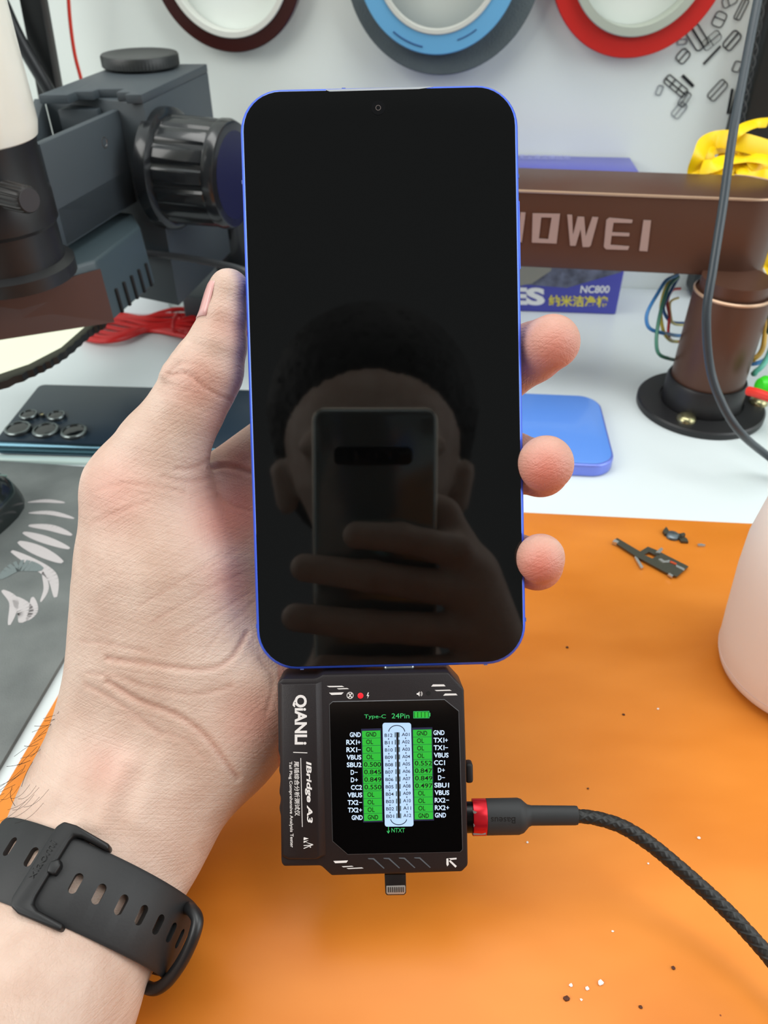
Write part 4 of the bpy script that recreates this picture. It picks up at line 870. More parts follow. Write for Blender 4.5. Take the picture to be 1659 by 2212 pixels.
for A_, B_ in zip(rings, rings[1:]):
    for k in range(seg): mb.bm.faces.new([A_[k], A_[(k+1) % seg], B_[(k+1) % seg], B_[k]])
mb.bm.faces.new(rings[0][::-1]); mb.bm.faces.new(rings[-1]); mb.build('braided_lead', mat('black_braid', (.085, .085, .08), .5), ucb, angle=80)

# ================================================================== SIGNED-DISTANCE BODY MODELLING
def surface_nets(f, org, h):
    s = f < 0; nx, ny, nz = f.shape
    c = [s[:-1, :-1, :-1], s[1:, :-1, :-1], s[:-1, 1:, :-1], s[1:, 1:, :-1], s[:-1, :-1, 1:], s[1:, :-1, 1:], s[:-1, 1:, 1:], s[1:, 1:, 1:]]
    cnt = sum(x.astype(np.int8) for x in c); act = (cnt > 0) & (cnt < 8); I = np.argwhere(act); idx = -np.ones(act.shape, np.int32); idx[act] = np.arange(len(I))
    val = np.stack([f[I[:, 0] + (k & 1), I[:, 1] + ((k >> 1) & 1), I[:, 2] + ((k >> 2) & 1)] for k in range(8)], 1)
    pos = np.zeros((len(I), 3)); num = np.zeros(len(I)); crn = np.array([[k & 1, (k >> 1) & 1, (k >> 2) & 1] for k in range(8)], float)
    for a in range(8):
        for b_ in range(a + 1, 8):
            if bin(a ^ b_).count('1') != 1: continue
            va, vb = val[:, a], val[:, b_]; m_ = (va < 0) != (vb < 0); t = np.where(m_, va / np.where(m_, va - vb, 1), 0)
            pos += m_[:, None] * (crn[a] + (crn[b_] - crn[a]) * t[:, None]); num += m_
    V = (I + pos / num[:, None]) * h + org; Fc = []
    for ax in range(3):
        a1, a2 = (ax + 1) % 3, (ax + 2) % 3
        sl0 = [slice(None)] * 3; sl1 = [slice(None)] * 3; sl0[ax] = slice(0, -1); sl1[ax] = slice(1, None)
        d = s[tuple(sl0)] != s[tuple(sl1)]; E_ = np.argwhere(d); ok = (E_[:, a1] > 0) & (E_[:, a2] > 0) & (E_[:, a1] < f.shape[a1] - 1) & (E_[:, a2] < f.shape[a2] - 1); E_ = E_[ok]
        ins = s[tuple(E_.T)]
        def cl(o1, o2):
            q_ = E_.copy(); q_[:, a1] += o1; q_[:, a2] += o2; return idx[tuple(q_.T)]
        Q = np.stack([cl(-1, -1), cl(0, -1), cl(0, 0), cl(-1, 0)], 1); Q[~ins] = Q[~ins][:, ::-1]; Fc.append(Q)
    return V, np.concatenate(Fc)
class Field:
    def __init__(s, lo, hi, h):
        s.lo = np.array(lo, float); s.h = h; s.n = np.ceil((np.array(hi) - s.lo) / h).astype(int) + 1; s.f = np.full(tuple(s.n), 1.0, np.float32)
        s.ax = [np.float32(s.lo[i] + np.arange(s.n[i]) * h) for i in range(3)]
    def chain(s, pts, k, kin=None, sub=False):
        """pts: (x,y,z,r_lateral,r_depth) joined by round cones; smooth union with blend k"""
        loc = None
        P_ = np.array(pts, float); m_ = P_[:, 3:].max() + k * 1.6 + .004
        lo = np.maximum(((P_[:, :3].min(0) - m_ - s.lo) / s.h).astype(int), 0); hi = np.minimum(((P_[:, :3].max(0) + m_ - s.lo) / s.h).astype(int) + 1, s.n)
        if (hi <= lo).any(): return
        X, Y, Z = np.meshgrid(*[s.ax[i][lo[i]:hi[i]] for i in range(3)], indexing='ij', sparse=True)
        kin = kin if kin is not None else k * .6
        segs = list(zip(P_[:-1], P_[1:])) if len(P_) > 1 else [(P_[0], P_[0])]
        for A_, B_ in segs:
            sc = .5 * (A_[3] / A_[4] + B_[3] / B_[4]); ab = (B_ - A_)[:3] * (1, 1, sc); l2 = max((ab ** 2).sum(), 1e-12)
            dx, dy, dz = X - np.float32(A_[0]), Y - np.float32(A_[1]), (Z - np.float32(A_[2])) * np.float32(sc)
            t = np.clip((dx * ab[0] + dy * ab[1] + dz * ab[2]) / l2, 0, 1).astype(np.float32)
            d = np.sqrt((dx - t * ab[0]) ** 2 + (dy - t * ab[1]) ** 2 + (dz - t * ab[2]) ** 2) - (A_[3] + t * (B_[3] - A_[3])); d = (d * min(1, 1 / sc)).astype(np.float32)
            loc = d if loc is None else s.smin(loc, d, kin)
        sl = tuple(slice(a, b_) for a, b_ in zip(lo, hi)); s.f[sl] = -s.smin(-s.f[sl], loc, k) if sub else s.smin(s.f[sl], loc, k)
    @staticmethod
    def smin(a, b_, k):
        if k <= 0: return np.minimum(a, b_)
        h = np.clip(.5 + .5 * (b_ - a) / k, 0, 1); return b_ + (a - b_) * h - k * h * (1 - h)
def to_mesh(name, V, Q, m, parent, crop=None):
    me = bpy.data.meshes.new(name); me.vertices.add(len(V)); me.vertices.foreach_set('co', V.astype(np.float32).ravel())
    me.loops.add(len(Q) * 4); me.loops.foreach_set('vertex_index', Q.astype(np.int32).ravel()); me.polygons.add(len(Q)); me.polygons.foreach_set('loop_start', np.arange(len(Q), dtype=np.int32) * 4)
    me.update(calc_edges=True); me.validate(); me.polygons.foreach_set('use_smooth', [True] * len(me.polygons)); me.materials.append(m)
    o = bpy.data.objects.new(name, me); COL.objects.link(o); setpar(o, parent); return o
def K(x, y, d, rl, rd=None):
    """camera-space joint: pixel position, depth, lateral radius in px, depth radius in mm"""
    r = rl * d / F; return ((x - 829.5) / F * d, -(y - 1106) / F * d, d, r, (rd / 1000 if rd else r))
RM = np.array([[RT.x, UP.x, FW.x], [RT.y, UP.y, FW.y], [RT.z, UP.z, FW.z]])
def cam2w(V): return V @ RM.T + np.array(CAM)

fld = Field((-.158, -.200, .150), (.062, .090, .268), .00082)
ARM = [K(335, 1610, .2365, 200, 19), K(250, 1770, .229, 203, 20), K(155, 1960, .2165, 208, 21), K(60, 2160, .200, 226, 22), K(-70, 2440, .178, 262, 25), K(-190, 2700, .158, 300, 28)]
fld.chain(ARM, .010, .004)
# palm: metacarpal fan, heel of the hand
for c in ([K(385, 1490, .2420, 118, 15), K(498, 1085, .2480, 86, 12)], [K(440, 1500, .2430, 118, 15), K(640, 1060, .2500, 88, 12)], [K(500, 1520, .2425, 118, 15), K(735, 1130, .2500, 86, 12)],
          [K(480, 1578, .2400, 124, 18), K(600, 1440, .2425, 118, 17), K(795, 1230, .2490, 88, 12)], [K(335, 1600, .2380, 170, 17), K(430, 1480, .2420, 150, 16)]):
    fld.chain(c, .012, .006)
# thenar eminence and thumb
fld.chain([K(318, 1070, .2300, 128, 16), K(345, 1230, .2310, 160, 20), K(352, 1400, .2345, 178, 20), K(350, 1520, .2375, 180, 18)], .008, .010)
fld.chain([K(318, 1062, .2290, 128, 16), K(352, 970, .2255, 97, 13), K(405, 880, .2225, 79, 10.6), K(430, 832, .2215, 78, 10.4), K(449, 797, .2210, 76, 10.2), K(470, 745, .2205, 61, 9.6), K(485, 683, .2200, 48, 9), K(495, 630, .2195, 41, 8.2), K(498, 624, .2195, 40, 8)], .006, .0015)
# fingers
fld.chain([K(500, 1042, .2480, 78, 11.5), K(640, 938, .2450, 76, 10.5), K(820, 720, .2430, 68, 9.5), K(870, 620, .2415, 60, 8.5), K(905, 530, .2400, 52, 7.5)], .005, .0015)
fld.chain([K(640, 1050, .2500, 82, 11), K(940, 905, .2480, 76, 10), K(1080, 800, .2345, 70, 8.8), K(1150, 762, .2240, 64, 8.2), K(1193, 739, .2155, 60, 7.6)], .005, .0015)
fld.chain([K(735, 1110, .2500, 80, 11), K(960, 1000, .2500, 74, 10), K(1105, 1000, .2400, 66, 8.8), K(1168, 1012, .2250, 60, 8.0), K(1179, 1000, .2130, 57, 7.4), K(1180, 1005, .2130, 57, 7.4)], .005, .0015)
fld.chain([K(795, 1215, .2490, 76, 10), K(980, 1195, .2480, 66, 9), K(1098, 1205, .2390, 58, 7.8), K(1160, 1219, .2250, 54, 7.4), K(1168, 1204, .2135, 49, 6.6), K(1168, 1210, .2135, 49, 6.6)], .005, .0015)
V, Q = surface_nets(fld.f, fld.lo, fld.h)
# ---- surface detail on the hand: creases, joints, tendons (camera-space vertices)
def vnorm(V, Q):
    N = np.zeros_like(V); n = np.cross(V[Q[:, 2]] - V[Q[:, 0]], V[Q[:, 3]] - V[Q[:, 1]])
    for i in range(4): np.add.at(N, Q[:, i], n)
    return N / np.maximum(np.linalg.norm(N, axis=1), 1e-12)[:, None]
def relax(V, Q, it):
    for _ in range(it):
        S_ = np.zeros_like(V); c = np.zeros(len(V))
        for i in range(4):
            for j in (1, 3): np.add.at(S_, Q[:, i], V[Q[:, (i + j) % 4]]); np.add.at(c, Q[:, i], 1)
        V = V * .4 + .6 * S_ / np.maximum(c, 1)[:, None]
    return V
V = relax(V, Q, 2); Nn = vnorm(V, Q)
if (Nn * (V - V.mean(0))).sum() < 0: Q = Q[:, ::-1].copy(); Nn = -Nn
face = Nn[:, 2] < -.05                                             # faces the lens side
U_ = np.stack([829.5 + F * V[:, 0] / V[:, 2], 1106 - F * V[:, 1] / V[:, 2]], 1)
def dpoly(L):
    L = np.array([(p.x, p.y) for p in spline([Vector((x, y, 0)) for x, y in L], 6)]); best = np.full(len(U_), 1e9)
    for a, b_ in zip(L[:-1], L[1:]):
        ab = b_ - a; t = np.clip(((U_ - a) @ ab) / max(ab @ ab, 1e-9), 0, 1); best = np.minimum(best, np.linalg.norm(U_ - a - t[:, None] * ab, axis=1))
    return best
disp_ = np.zeros(len(V)); cre = np.zeros(len(V))
CREASES = [([(232, 1423), (325, 1435), (411, 1446), (467, 1442), (504, 1416), (534, 1367)], 9, .0009), ([(232, 1472), (299, 1513), (359, 1535), (404, 1558), (441, 1588), (467, 1618), (512, 1681)], 10, .0013),
 ([(190, 1455), (250, 1462), (340, 1490), (430, 1500), (500, 1482)], 8, .0005), ([(186, 1480), (240, 1510), (300, 1550), (350, 1590)], 9, .0006), ([(175, 1385), (240, 1392), (320, 1408)], 7, .0004), ([(260, 1540), (330, 1575), (400, 1600), (450, 1650)], 8, .0004),
 ([(366, 812), (395, 806), (420, 818), (444, 838), (473, 855), (499, 864)], 6, .0009), ([(376, 795), (400, 783), (430, 790), (450, 806)], 5, .0005), ([(352, 832), (372, 838), (395, 842), (415, 850)], 5, .0004), ([(343, 846), (370, 856), (400, 866)], 5, .0003),
 ([(452, 994), (420, 1011), (380, 1014)], 8, .0006), ([(455, 1030), (430, 1040), (390, 1040), (350, 1030)], 8, .0005), ([(210, 1060), (260, 1045), (330, 1050), (400, 1065)], 8, .0004), ([(200, 1130), (260, 1105), (320, 1085)], 8, .0004),
 ([(452, 1012), (490, 1006), (545, 1022)], 8, .0022), ([(470, 1070), (500, 1090), (545, 1105)], 7, .0006), ([(430, 1240), (470, 1215), (510, 1190)], 6, .0003), ([(300, 1310), (400, 1250), (480, 1195)], 6, .00035), ([(330, 1345), (430, 1285), (520, 1240)], 6, .00035), ([(380, 1375), (460, 1330), (540, 1280)], 6, .00035),
 ([(440, 1420), (480, 1360), (520, 1330), (548, 1300)], 6, .0003), ([(560, 1420), (590, 1470), (575, 1540)], 7, .0004), ([(412, 735), (420, 742), (440, 745)], 4, .0003)]
for L, wd, am in CREASES:
    am *= .5; wd *= .62
    d = dpoly(L); g = np.exp(-(d / wd) ** 2) * face; disp_ -= am * g; cre = np.maximum(cre, g * min(1, am / .0005)); disp_ += am * .22 * np.exp(-((d - wd * 1.9) / (wd * .9)) ** 2) * face
for L, wd, am in [([(275, 1650), (245, 1710), (215, 1780)], 26, .0012), ([(345, 1640), (320, 1700), (295, 1770)], 22, .0006), ([(358, 812), (364, 798)], 11, .0013), ([(372, 785), (380, 773)], 9, .0009), ([(390, 760), (400, 746)], 8, .0006)]:
    d = dpoly(L); disp_ += am * np.exp(-(d / wd) ** 2) * face
V = V + Nn * disp_[:, None]
# flush: redder skin at pads and joints; palm hollow's reddish shade put into the colour
fl_ = np.zeros(len(V))
for cx_, cy_, r_, a_ in ((1195, 770, 85, .85), (1175, 1030, 80, 1.0), (1165, 1235, 70, 1.0), (520, 1100, 90, .8), (520, 1010, 60, .55), (430, 830, 60, .35), (495, 700, 50, .25), (560, 1560, 70, .45), (250, 1060, 80, .35), (505, 1250, 60, .4), (235, 1655, 60, .25), (470, 900, 50, .2)):
    fl_ = np.maximum(fl_, a_ * np.exp(-(((U_[:, 0] - cx_) ** 2 + (U_[:, 1] - cy_) ** 2) / r_ ** 2)))
fl_[(U_[:, 0] > 600) & (fl_ < .3)] = .45
pad_ = ((U_[:, 0] > 1080) | ((U_[:, 1] < 880) & (U_[:, 0] > 420))).astype(float)
Vw = cam2w(V)

# ---- the rest of the photographer, seen mirrored in the black screen
n_ = -PN.normalized()
def mirror(p): return p - n_ * (2 * (p - PC).dot(n_))
def real(x, y, d): return mirror(P(x, y, d))
Hc = real(805, 1010, .700)
body = Field((-.34, -.62, -.48), (.34, .12, .64), .0055)
def wch(fd, L, k, kin=None): fd.chain([(p[0].x, p[0].y, p[0].z, p[1], p[1]) if isinstance(p[0], Vector) else (*p[0], p[1], p[1]) for p in L], k, kin)
hu = UP; hf = FW
wch(body, [(Hc + hu*.030 - hf*.010, .080)], .02); wch(body, [(Hc + hu*.035 - hf*.050, .084)], .02); wch(body, [(Hc - hu*.020 + hf*.010, .066), (Hc - hu*.072 + hf*.018, .046)], .02)
wch(body, [(Hc + hu*.012 + hf*.070, .009), (Hc - hu*.022 + hf*.086, .0115)], .010)
for sx in (-1, 1):
    wch(body, [(Hc - hu*.004 + RT*(sx*.083) - hf*.012, .012), (Hc - hu*.034 + RT*(sx*.079) - hf*.008, .010)], .006)
    wch(body, [(Hc + hu*.022 + RT*(sx*.030) + hf*.066, .012), (Hc + hu*.020 + RT*(sx*.052) + hf*.058, .010)], .008)
wch(body, [(Hc - hu*.050 + RT*.018 + hf*.060, .007), (Hc - hu*.050 - RT*.018 + hf*.060, .007)], .006)
nb = Vector((0, Hc.y - .10, Hc.z - .19)); LS = Vector((-.175, nb.y - .03, nb.z - .04)); RS = Vector((.175, nb.y - .03, nb.z - .04))
wch(body, [(Hc - hu*.05 - hf*.055, .052), (nb, .058)], .03)
wch(body, [(LS, .050), (nb + Vector((0, -.02, -.04)), .075), (RS, .050)], .03)
wch(body, [(nb + Vector((0, -.02, -.08)), .110), (nb + Vector((0, -.03, -.24)), .115), (nb + Vector((0, -.04, -.42)), .125)], .05)
wch(body, [(nb + Vector((-.08, -.02, -.10)), .075), (nb + Vector((-.06, -.03, -.40)), .085)], .05); wch(body, [(nb + Vector((.08, -.02, -.10)), .075), (nb + Vector((.06, -.03, -.40)), .085)], .05)
def cw_(k): p = ARM[k]; return CAM + RT * p[0] + UP * p[1] + FW * p[2]
EL = cw_(5) + Vector((-.055, -.105, .012))
wch(body, [(cw_(4), .0255), (cw_(5), .0300), (EL, .038)], .02); wch(body, [(EL, .038), (LS, .048)], .02)
RW = real(1150, 1640, .405); RE = Vector((.235, -.10, .055))
wch(body, [(RW, .026), (RE, .037)], .02); wch(body, [(RE, .038), (RS, .048)], .02)
V2, Q2 = surface_nets(body.f, body.lo, body.h)
# right hand that grips the camera phone
def rh(x, y, z, r):
    p = real(x, y, .43) - CAM; return ((p.dot(RT)), (p.dot(UP)), z, r, r)
hand2 = Field((-.08, -.21, -.05), (.16, .005, .06), .0018)
hand2.chain([rh(770, 1152, .0080, .0075), rh(865, 1158, .0085, .0083), rh(985, 1190, .0030, .0095), rh(1030, 1290, -.006, .013)], .006, .003)
hand2.chain([rh(660, 1222, .0080, .0078), rh(800, 1240, .0090, .0088), rh(990, 1275, .0040, .010), rh(1040, 1350, -.004, .014)], .005, .003)
hand2.chain([rh(640, 1330, .0080, .0078), rh(800, 1348, .0090, .0088), rh(1000, 1365, .0040, .010), rh(1060, 1420, -.004, .014)], .005, .003)
hand2.chain([rh(700, 1440, .0080, .0070), rh(830, 1448, .0085, .0078), rh(1010, 1450, .0040, .009), rh(1070, 1480, -.002, .013)], .005, .003)
hand2.chain([rh(880, 1075, -.018, .0090), rh(960, 1120, -.016, .0105), rh(1020, 1240, -.012, .0140), rh(1080, 1420, -.010, .018)], .008, .004)
hand2.chain([rh(1030, 1260, -.006, .013), rh(1085, 1480, -.004, .020), rh(1150, 1640, -.004, .026), rh(1190, 1740, -.006, .028)], .012, .006)
V3, Q3 = surface_nets(hand2.f, hand2.lo, hand2.h); V3w = cam2w(V3)
def mat_skin():
    m = mat('skin', (.86, .69, .60), .47, spec=.45, sss=.18); nt = m.node_tree; b = nt.nodes['Principled BSDF']; L_ = nt.links.new
    tc = nt.nodes.new('ShaderNodeTexCoord'); n1 = nt.nodes.new('ShaderNodeTexNoise'); n1.inputs['Scale'].default_value = 70; n1.inputs['Detail'].default_value = 5; L_(tc.outputs['Object'], n1.inputs['Vector'])
    r = nt.nodes.new('ShaderNodeValToRGB'); r.color_ramp.elements[0].position = .36; r.color_ramp.elements[0].color = lin((.725, .610, .545)); r.color_ramp.elements[1].position = .64; r.color_ramp.elements[1].color = lin((.775, .675, .615)); L_(n1.outputs['Fac'], r.inputs[0])
    at = nt.nodes.new('ShaderNodeAttribute'); at.attribute_name = 'flush'; mx = nt.nodes.new('ShaderNodeMixRGB'); mx.inputs[2].default_value = lin((.77, .45, .385)); L_(at.outputs['Fac'], mx.inputs[0]); L_(r.outputs[0], mx.inputs[1])
    at2 = nt.nodes.new('ShaderNodeAttribute'); at2.attribute_name = 'crease'; mx2 = nt.nodes.new('ShaderNodeMixRGB'); mx2.inputs[2].default_value = lin((.70, .46, .38)); m5 = nt.nodes.new('ShaderNodeMath'); m5.operation = 'MULTIPLY'; m5.inputs[1].default_value = .38
    L_(at2.outputs['Fac'], m5.inputs[0]); L_(m5.outputs[0], mx2.inputs[0]); L_(mx.outputs[0], mx2.inputs[1]); L_(mx2.outputs[0], b.inputs['Base Color'])
    # fine diamond skin lines + ridges on the finger pads
    mp1 = nt.nodes.new('ShaderNodeMapping'); mp1.inputs['Scale'].default_value = (1, 1.6, 1); mp1.inputs['Rotation'].default_value = (.4, .6, .5); L_(tc.outputs['Object'], mp1.inputs[0])
    nd = nt.nodes.new('ShaderNodeTexNoise'); nd.inputs['Scale'].default_value = 180; L_(tc.outputs['Object'], nd.inputs['Vector'])
    ad = nt.nodes.new('ShaderNodeVectorMath'); ad.operation = 'MULTIPLY_ADD'; ad.inputs[1].default_value = (.0016, .0016, .0016); L_(nd.outputs['Color'], ad.inputs[0]); L_(mp1.outputs[0], ad.inputs[2])
    v = nt.nodes.new('ShaderNodeTexVoronoi'); v.feature = 'DISTANCE_TO_EDGE'; v.inputs['Scale'].default_value = 620; L_(ad.outputs[0], v.inputs['Vector'])
    mn = nt.nodes.new('ShaderNodeMath'); mn.operation = 'MINIMUM'; mn.inputs[1].default_value = .16; L_(v.outputs['Distance'], mn.inputs[0])
    wv = nt.nodes.new('ShaderNodeTexWave'); wv.wave_type = 'RINGS'; wv.inputs['Scale'].default_value = 320; wv.inputs['Distortion'].default_value = 2.0; wv.inputs['Detail'].default_value = 1; wv.inputs['Detail Scale'].default_value = .3
    mp2 = nt.nodes.new('ShaderNodeMapping'); mp2.inputs['Location'].default_value = (-.035, -.12, -.05); L_(tc.outputs['Object'], mp2.inputs[0]); L_(mp2.outputs[0], wv.inputs['Vector'])
    at3 = nt.nodes.new('ShaderNodeAttribute'); at3.attribute_name = 'pad'; wm = nt.nodes.new('ShaderNodeMath'); wm.operation = 'MULTIPLY'; L_(wv.outputs['Fac'], wm.inputs[0]); L_(at3.outputs['Fac'], wm.inputs[1])
    w2 = nt.nodes.new('ShaderNodeMath'); w2.operation = 'MULTIPLY_ADD'; w2.inputs[1].default_value = .07; L_(wm.outputs[0], w2.inputs[0]); L_(mn.outputs[0], w2.inputs[2])
    tot = w2.outputs[0]
    for ang, s1, s2, wt_ in ((32, 750, 75, .34), (-14, 620, 60, .34), (100, 900, 110, .20), (-50, 1000, 120, .16)):
        a_ = math.radians(ang); dv = RT * math.cos(a_) + UP * math.sin(a_); pv = UP * math.cos(a_) - RT * math.sin(a_)
        d1 = nt.nodes.new('ShaderNodeVectorMath'); d1.operation = 'DOT_PRODUCT'; d1.inputs[1].default_value = tuple(pv * s1); L_(tc.outputs['Object'], d1.inputs[0])
        d2 = nt.nodes.new('ShaderNodeVectorMath'); d2.operation = 'DOT_PRODUCT'; d2.inputs[1].default_value = tuple(dv * s2); L_(tc.outputs['Object'], d2.inputs[0])
        cx_ = nt.nodes.new('ShaderNodeCombineXYZ'); L_(d1.outputs['Value'], cx_.inputs[0]); L_(d2.outputs['Value'], cx_.inputs[1]); cx_.inputs[2].default_value = ang
        nz = nt.nodes.new('ShaderNodeTexNoise'); nz.inputs['Scale'].default_value = 1; nz.inputs['Detail'].default_value = 2; L_(cx_.outputs[0], nz.inputs['Vector'])
        ab = nt.nodes.new('ShaderNodeMath'); ab.operation = 'SUBTRACT'; ab.inputs[1].default_value = .5; L_(nz.outputs['Fac'], ab.inputs[0]); a2_ = nt.nodes.new('ShaderNodeMath'); a2_.operation = 'ABSOLUTE'; L_(ab.outputs[0], a2_.inputs[0])
        m1_ = nt.nodes.new('ShaderNodeMath'); m1_.operation = 'MINIMUM'; m1_.inputs[1].default_value = .10; L_(a2_.outputs[0], m1_.inputs[0])
        s_ = nt.nodes.new('ShaderNodeMath'); s_.operation = 'MULTIPLY_ADD'; s_.inputs[1].default_value = wt_ * 8; L_(m1_.outputs[0], s_.inputs[0]); L_(tot, s_.inputs[2]); tot = s_.outputs[0]
    bp = nt.nodes.new('ShaderNodeBump'); bp.inputs['Strength'].default_value = .34; bp.inputs['Distance'].default_value = .00055; L_(tot, bp.inputs['Height']); L_(bp.outputs[0], b.inputs['Normal'])
    return m
man = thing('person', 'person whose left hand holds the phone, black strap on wrist, photographing with the other hand', 'person', nb + Vector((0, -.03, -.5)))
VA = np.concatenate([Vw, V2, V3w]); QA = np.concatenate([Q, Q2[:, ::1] + len(Vw), Q3 + len(Vw) + len(V2)])
def orient(V_, Q_):
    n0 = vnorm(V_, Q_); return Q_ if (n0 * (V_ - V_.mean(0))).sum() > 0 else Q_[:, ::-1]
QA = np.concatenate([orient(Vw, Q), orient(V2, Q2) + len(Vw), orient(V3w, Q3) + len(Vw) + len(V2)])
bd_ = to_mesh('body', VA, QA, mat_skin(), man)
for nm, arr in (('flush', fl_), ('crease', cre), ('pad', pad_)):
    a_ = bd_.data.attributes.new(nm, 'FLOAT', 'POINT'); a_.data.foreach_set('value', np.concatenate([arr, np.zeros(len(bd_.data.vertices) - len(arr))]).astype(np.float32))
# hair, shirt
hr_ = Field((Hc.x - .14, Hc.y - .17, Hc.z - .12), (Hc.x + .14, Hc.y + .13, Hc.z + .18), .004)
wch(hr_, [(Hc + hu*.056 - hf*.046, .099)], .01); wch(hr_, [(Hc + hu*.005 - hf*.070, .092)], .02)
for sx in (-1, 1): wch(hr_, [(Hc + hu*.050 + RT*(sx*.066) - hf*.02, .030), (Hc + hu*.005 + RT*(sx*.074) - hf*.024, .014)], .012)
Vh, Qh = surface_nets(hr_.f, hr_.lo, hr_.h); Vh = Vh + vnorm(Vh, Qh) * rng.normal(0, .0006, len(Vh))[:, None]
to_mesh('hair', Vh, orient(Vh, Qh), mat('black_hair', (.05, .045, .045), .6, bump=.6, bscale=900), man)
sh_ = Field((-.34, -.62, -.50), (.34, .0, .45), .007)
wch(sh_, [(LS, .060), (nb + Vector((0, -.025, -.055)), .078), (RS, .060)], .03); wch(sh_, [(nb + Vector((0, -.02, -.09)), .120), (nb + Vector((0, -.03, -.24)), .125), (nb + Vector((0, -.04, -.44)), .138)], .05)
wch(sh_, [(nb + Vector((-.08, -.02, -.11)), .086), (nb + Vector((-.06, -.03, -.42)), .097)], .05); wch(sh_, [(nb + Vector((.08, -.02, -.11)), .086), (nb + Vector((.06, -.03, -.42)), .097)], .05)
wch(sh_, [(LS, .060), (LS.lerp(EL, .62), .056)], .02); wch(sh_, [(RS, .060), (RS.lerp(RE, .62), .056)], .02)
Vs, Qs = surface_nets(sh_.f, sh_.lo, sh_.h); to_mesh('shirt', Vs, orient(Vs, Qs), mat('black_cotton', (.07, .07, .075), .9, bump=.2, bscale=1500), man)
# thumbnail on the outer left of the thumb tip
tp0 = [(K(447, 707, .2202, 10), 5.0), (K(452, 690, .2202, 10), 6.6), (K(458, 668, .2200, 10), 7.6), (K(464, 645, .2198, 10), 7.8), (K(470, 622, .2196, 10), 7.4), (K(477, 602, .2195, 10), 6.4), (K(484, 587, .2195, 10), 4.4)]
axc = [(K(482, 700, .2200, 10), 52), (K(485, 683, .2200, 10), 48), (K(489, 662, .2198, 10), 46), (K(492, 645, .2197, 10), 44), (K(495, 628, .2195, 10), 41), (K(498, 612, .2195, 10), 34), (K(500, 598, .2195, 10), 24)]
mb = MB(); rows = []
for (c, rpx), k in zip(axc, range(7)):
    rl = rpx * .22 / F + .0007; rd_ = (9.0 - .12 * k * k / 2) / 1000 * (1 if k < 5 else .86 if k == 5 else .6) + .0003; row = []
    for ph_ in np.linspace(-66, 62, 12):
        a = math.radians(ph_); lift = .00025 * (k >= 5)
        cx_, cy_ = -math.cos(a) * (rl + lift), math.sin(a) * (rd_)
        pc_ = (c[0] + cx_ * .96, c[1] + cx_ * -.22 * .5, c[2] - (-cy_) * 1.0)
        row.append(mb.bm.verts.new(CAM + RT * pc_[0] + UP * pc_[1] + FW * pc_[2]))
    rows.append(row)
for A_, B_ in zip(rows, rows[1:]):
    for k in range(11): mb.bm.faces.new([A_[k], A_[k+1], B_[k+1], B_[k]])
nail = mb.build('thumbnail', mat('nail_keratin', (.80, .60, .58), .28, spec=.6, coat=.3), man); sm = nail.modifiers.new('s', 'SOLIDIFY'); sm.thickness = .0004; sm.offset = 0
# arm hairs
mb = MB()
for k in range(28):
    t = random.random(); x0, y0 = lerp(160, 10, t) + random.uniform(-6, 14), lerp(1505, 1712, t) + random.uniform(-8, 10); ln = random.uniform(30, 85); an = math.radians(random.uniform(205, 260))
    d0 = lerp(.231, .222, t); p0 = (x0, y0); c1 = (x0 + ln * .5 * math.cos(an), y0 - ln * .5 * math.sin(an) * -1 * -1); bend = random.uniform(-.5, .5)
    pts = [P(x0 + ln * s_ * math.cos(an + bend * s_), y0 - ln * s_ * math.sin(an + bend * s_) * -.75 * -1, d0 - .006 * s_) for s_ in (0, .35, .7, 1)]
    mb.tube(spline(pts, 3), [.00007] * 10, 4)
for k in range(16):
    t = random.random(); x0, y0 = lerp(268, 330, t), lerp(938, 858, t); ln = random.uniform(12, 34); an = math.radians(random.uniform(150, 200)); bend = random.uniform(-.8, .8)
    pts = [P(x0 + 4 + ln * s_ * math.cos(an + bend * s_), y0 + ln * s_ * math.sin(an + bend * s_), .2225) for s_ in (0, .35, .7, 1)]
    mb.tube(spline(pts, 3), [.00004] * 10, 4)
for k in range(10):
    x0, y0 = random.uniform(20, 150), random.uniform(1690, 1740); ln = random.uniform(40, 90); an = math.radians(random.uniform(215, 245)); d0 = .2075
    pts = [P(x0 - ln * s_ * .8, y0 + ln * s_ * .55 + 10 * math.sin(s_ * 3), .2062 - .001 * s_) for s_ in (0, .35, .7, 1)]
    mb.tube(spline(pts, 3), [.00005] * 10, 4)
hh = mb.build('arm_hair', mat('dark_arm_hair', (.10, .07, .06), .6), man); hh['kind'] = 'stuff'

# ================================================================== WATCH STRAP
c_ = np.array(K(160, 1952, .2165, 10)[:3]); a3 = np.array(K(335, 1610, .2365, 10)[:3]) - np.array(K(155, 1960, .2165, 10)[:3]); a3 /= np.linalg.norm(a3); a3 = np.array([a3[0] * .95, a3[1] * .95, .66]); a3 /= np.linalg.norm(a3)
lat = np.cross(a3, [0, 0, 1]); lat /= np.linalg.norm(lat); nrm = -np.cross(lat, a3)
if nrm[2] > 0: nrm = -nrm
def cw3(v): return CAM + RT * float(v[0]) + UP * float(v[1]) + FW * float(v[2])
c_ = c_ + lat * .0018 + nrm * .0005
RA, RB = .0290, .0238
def band(phi, s, off=0.0):
    """phi measured from the lens-facing side (nrm) towards lat"""
    x, y = math.sin(phi), math.cos(phi); nx, ny = x / RA, y / RB; l = math.hypot(nx, ny)
    return c_ + lat * (RA * x + nx / l * off) + nrm * (RB * y + ny / l * off) + a3 * s
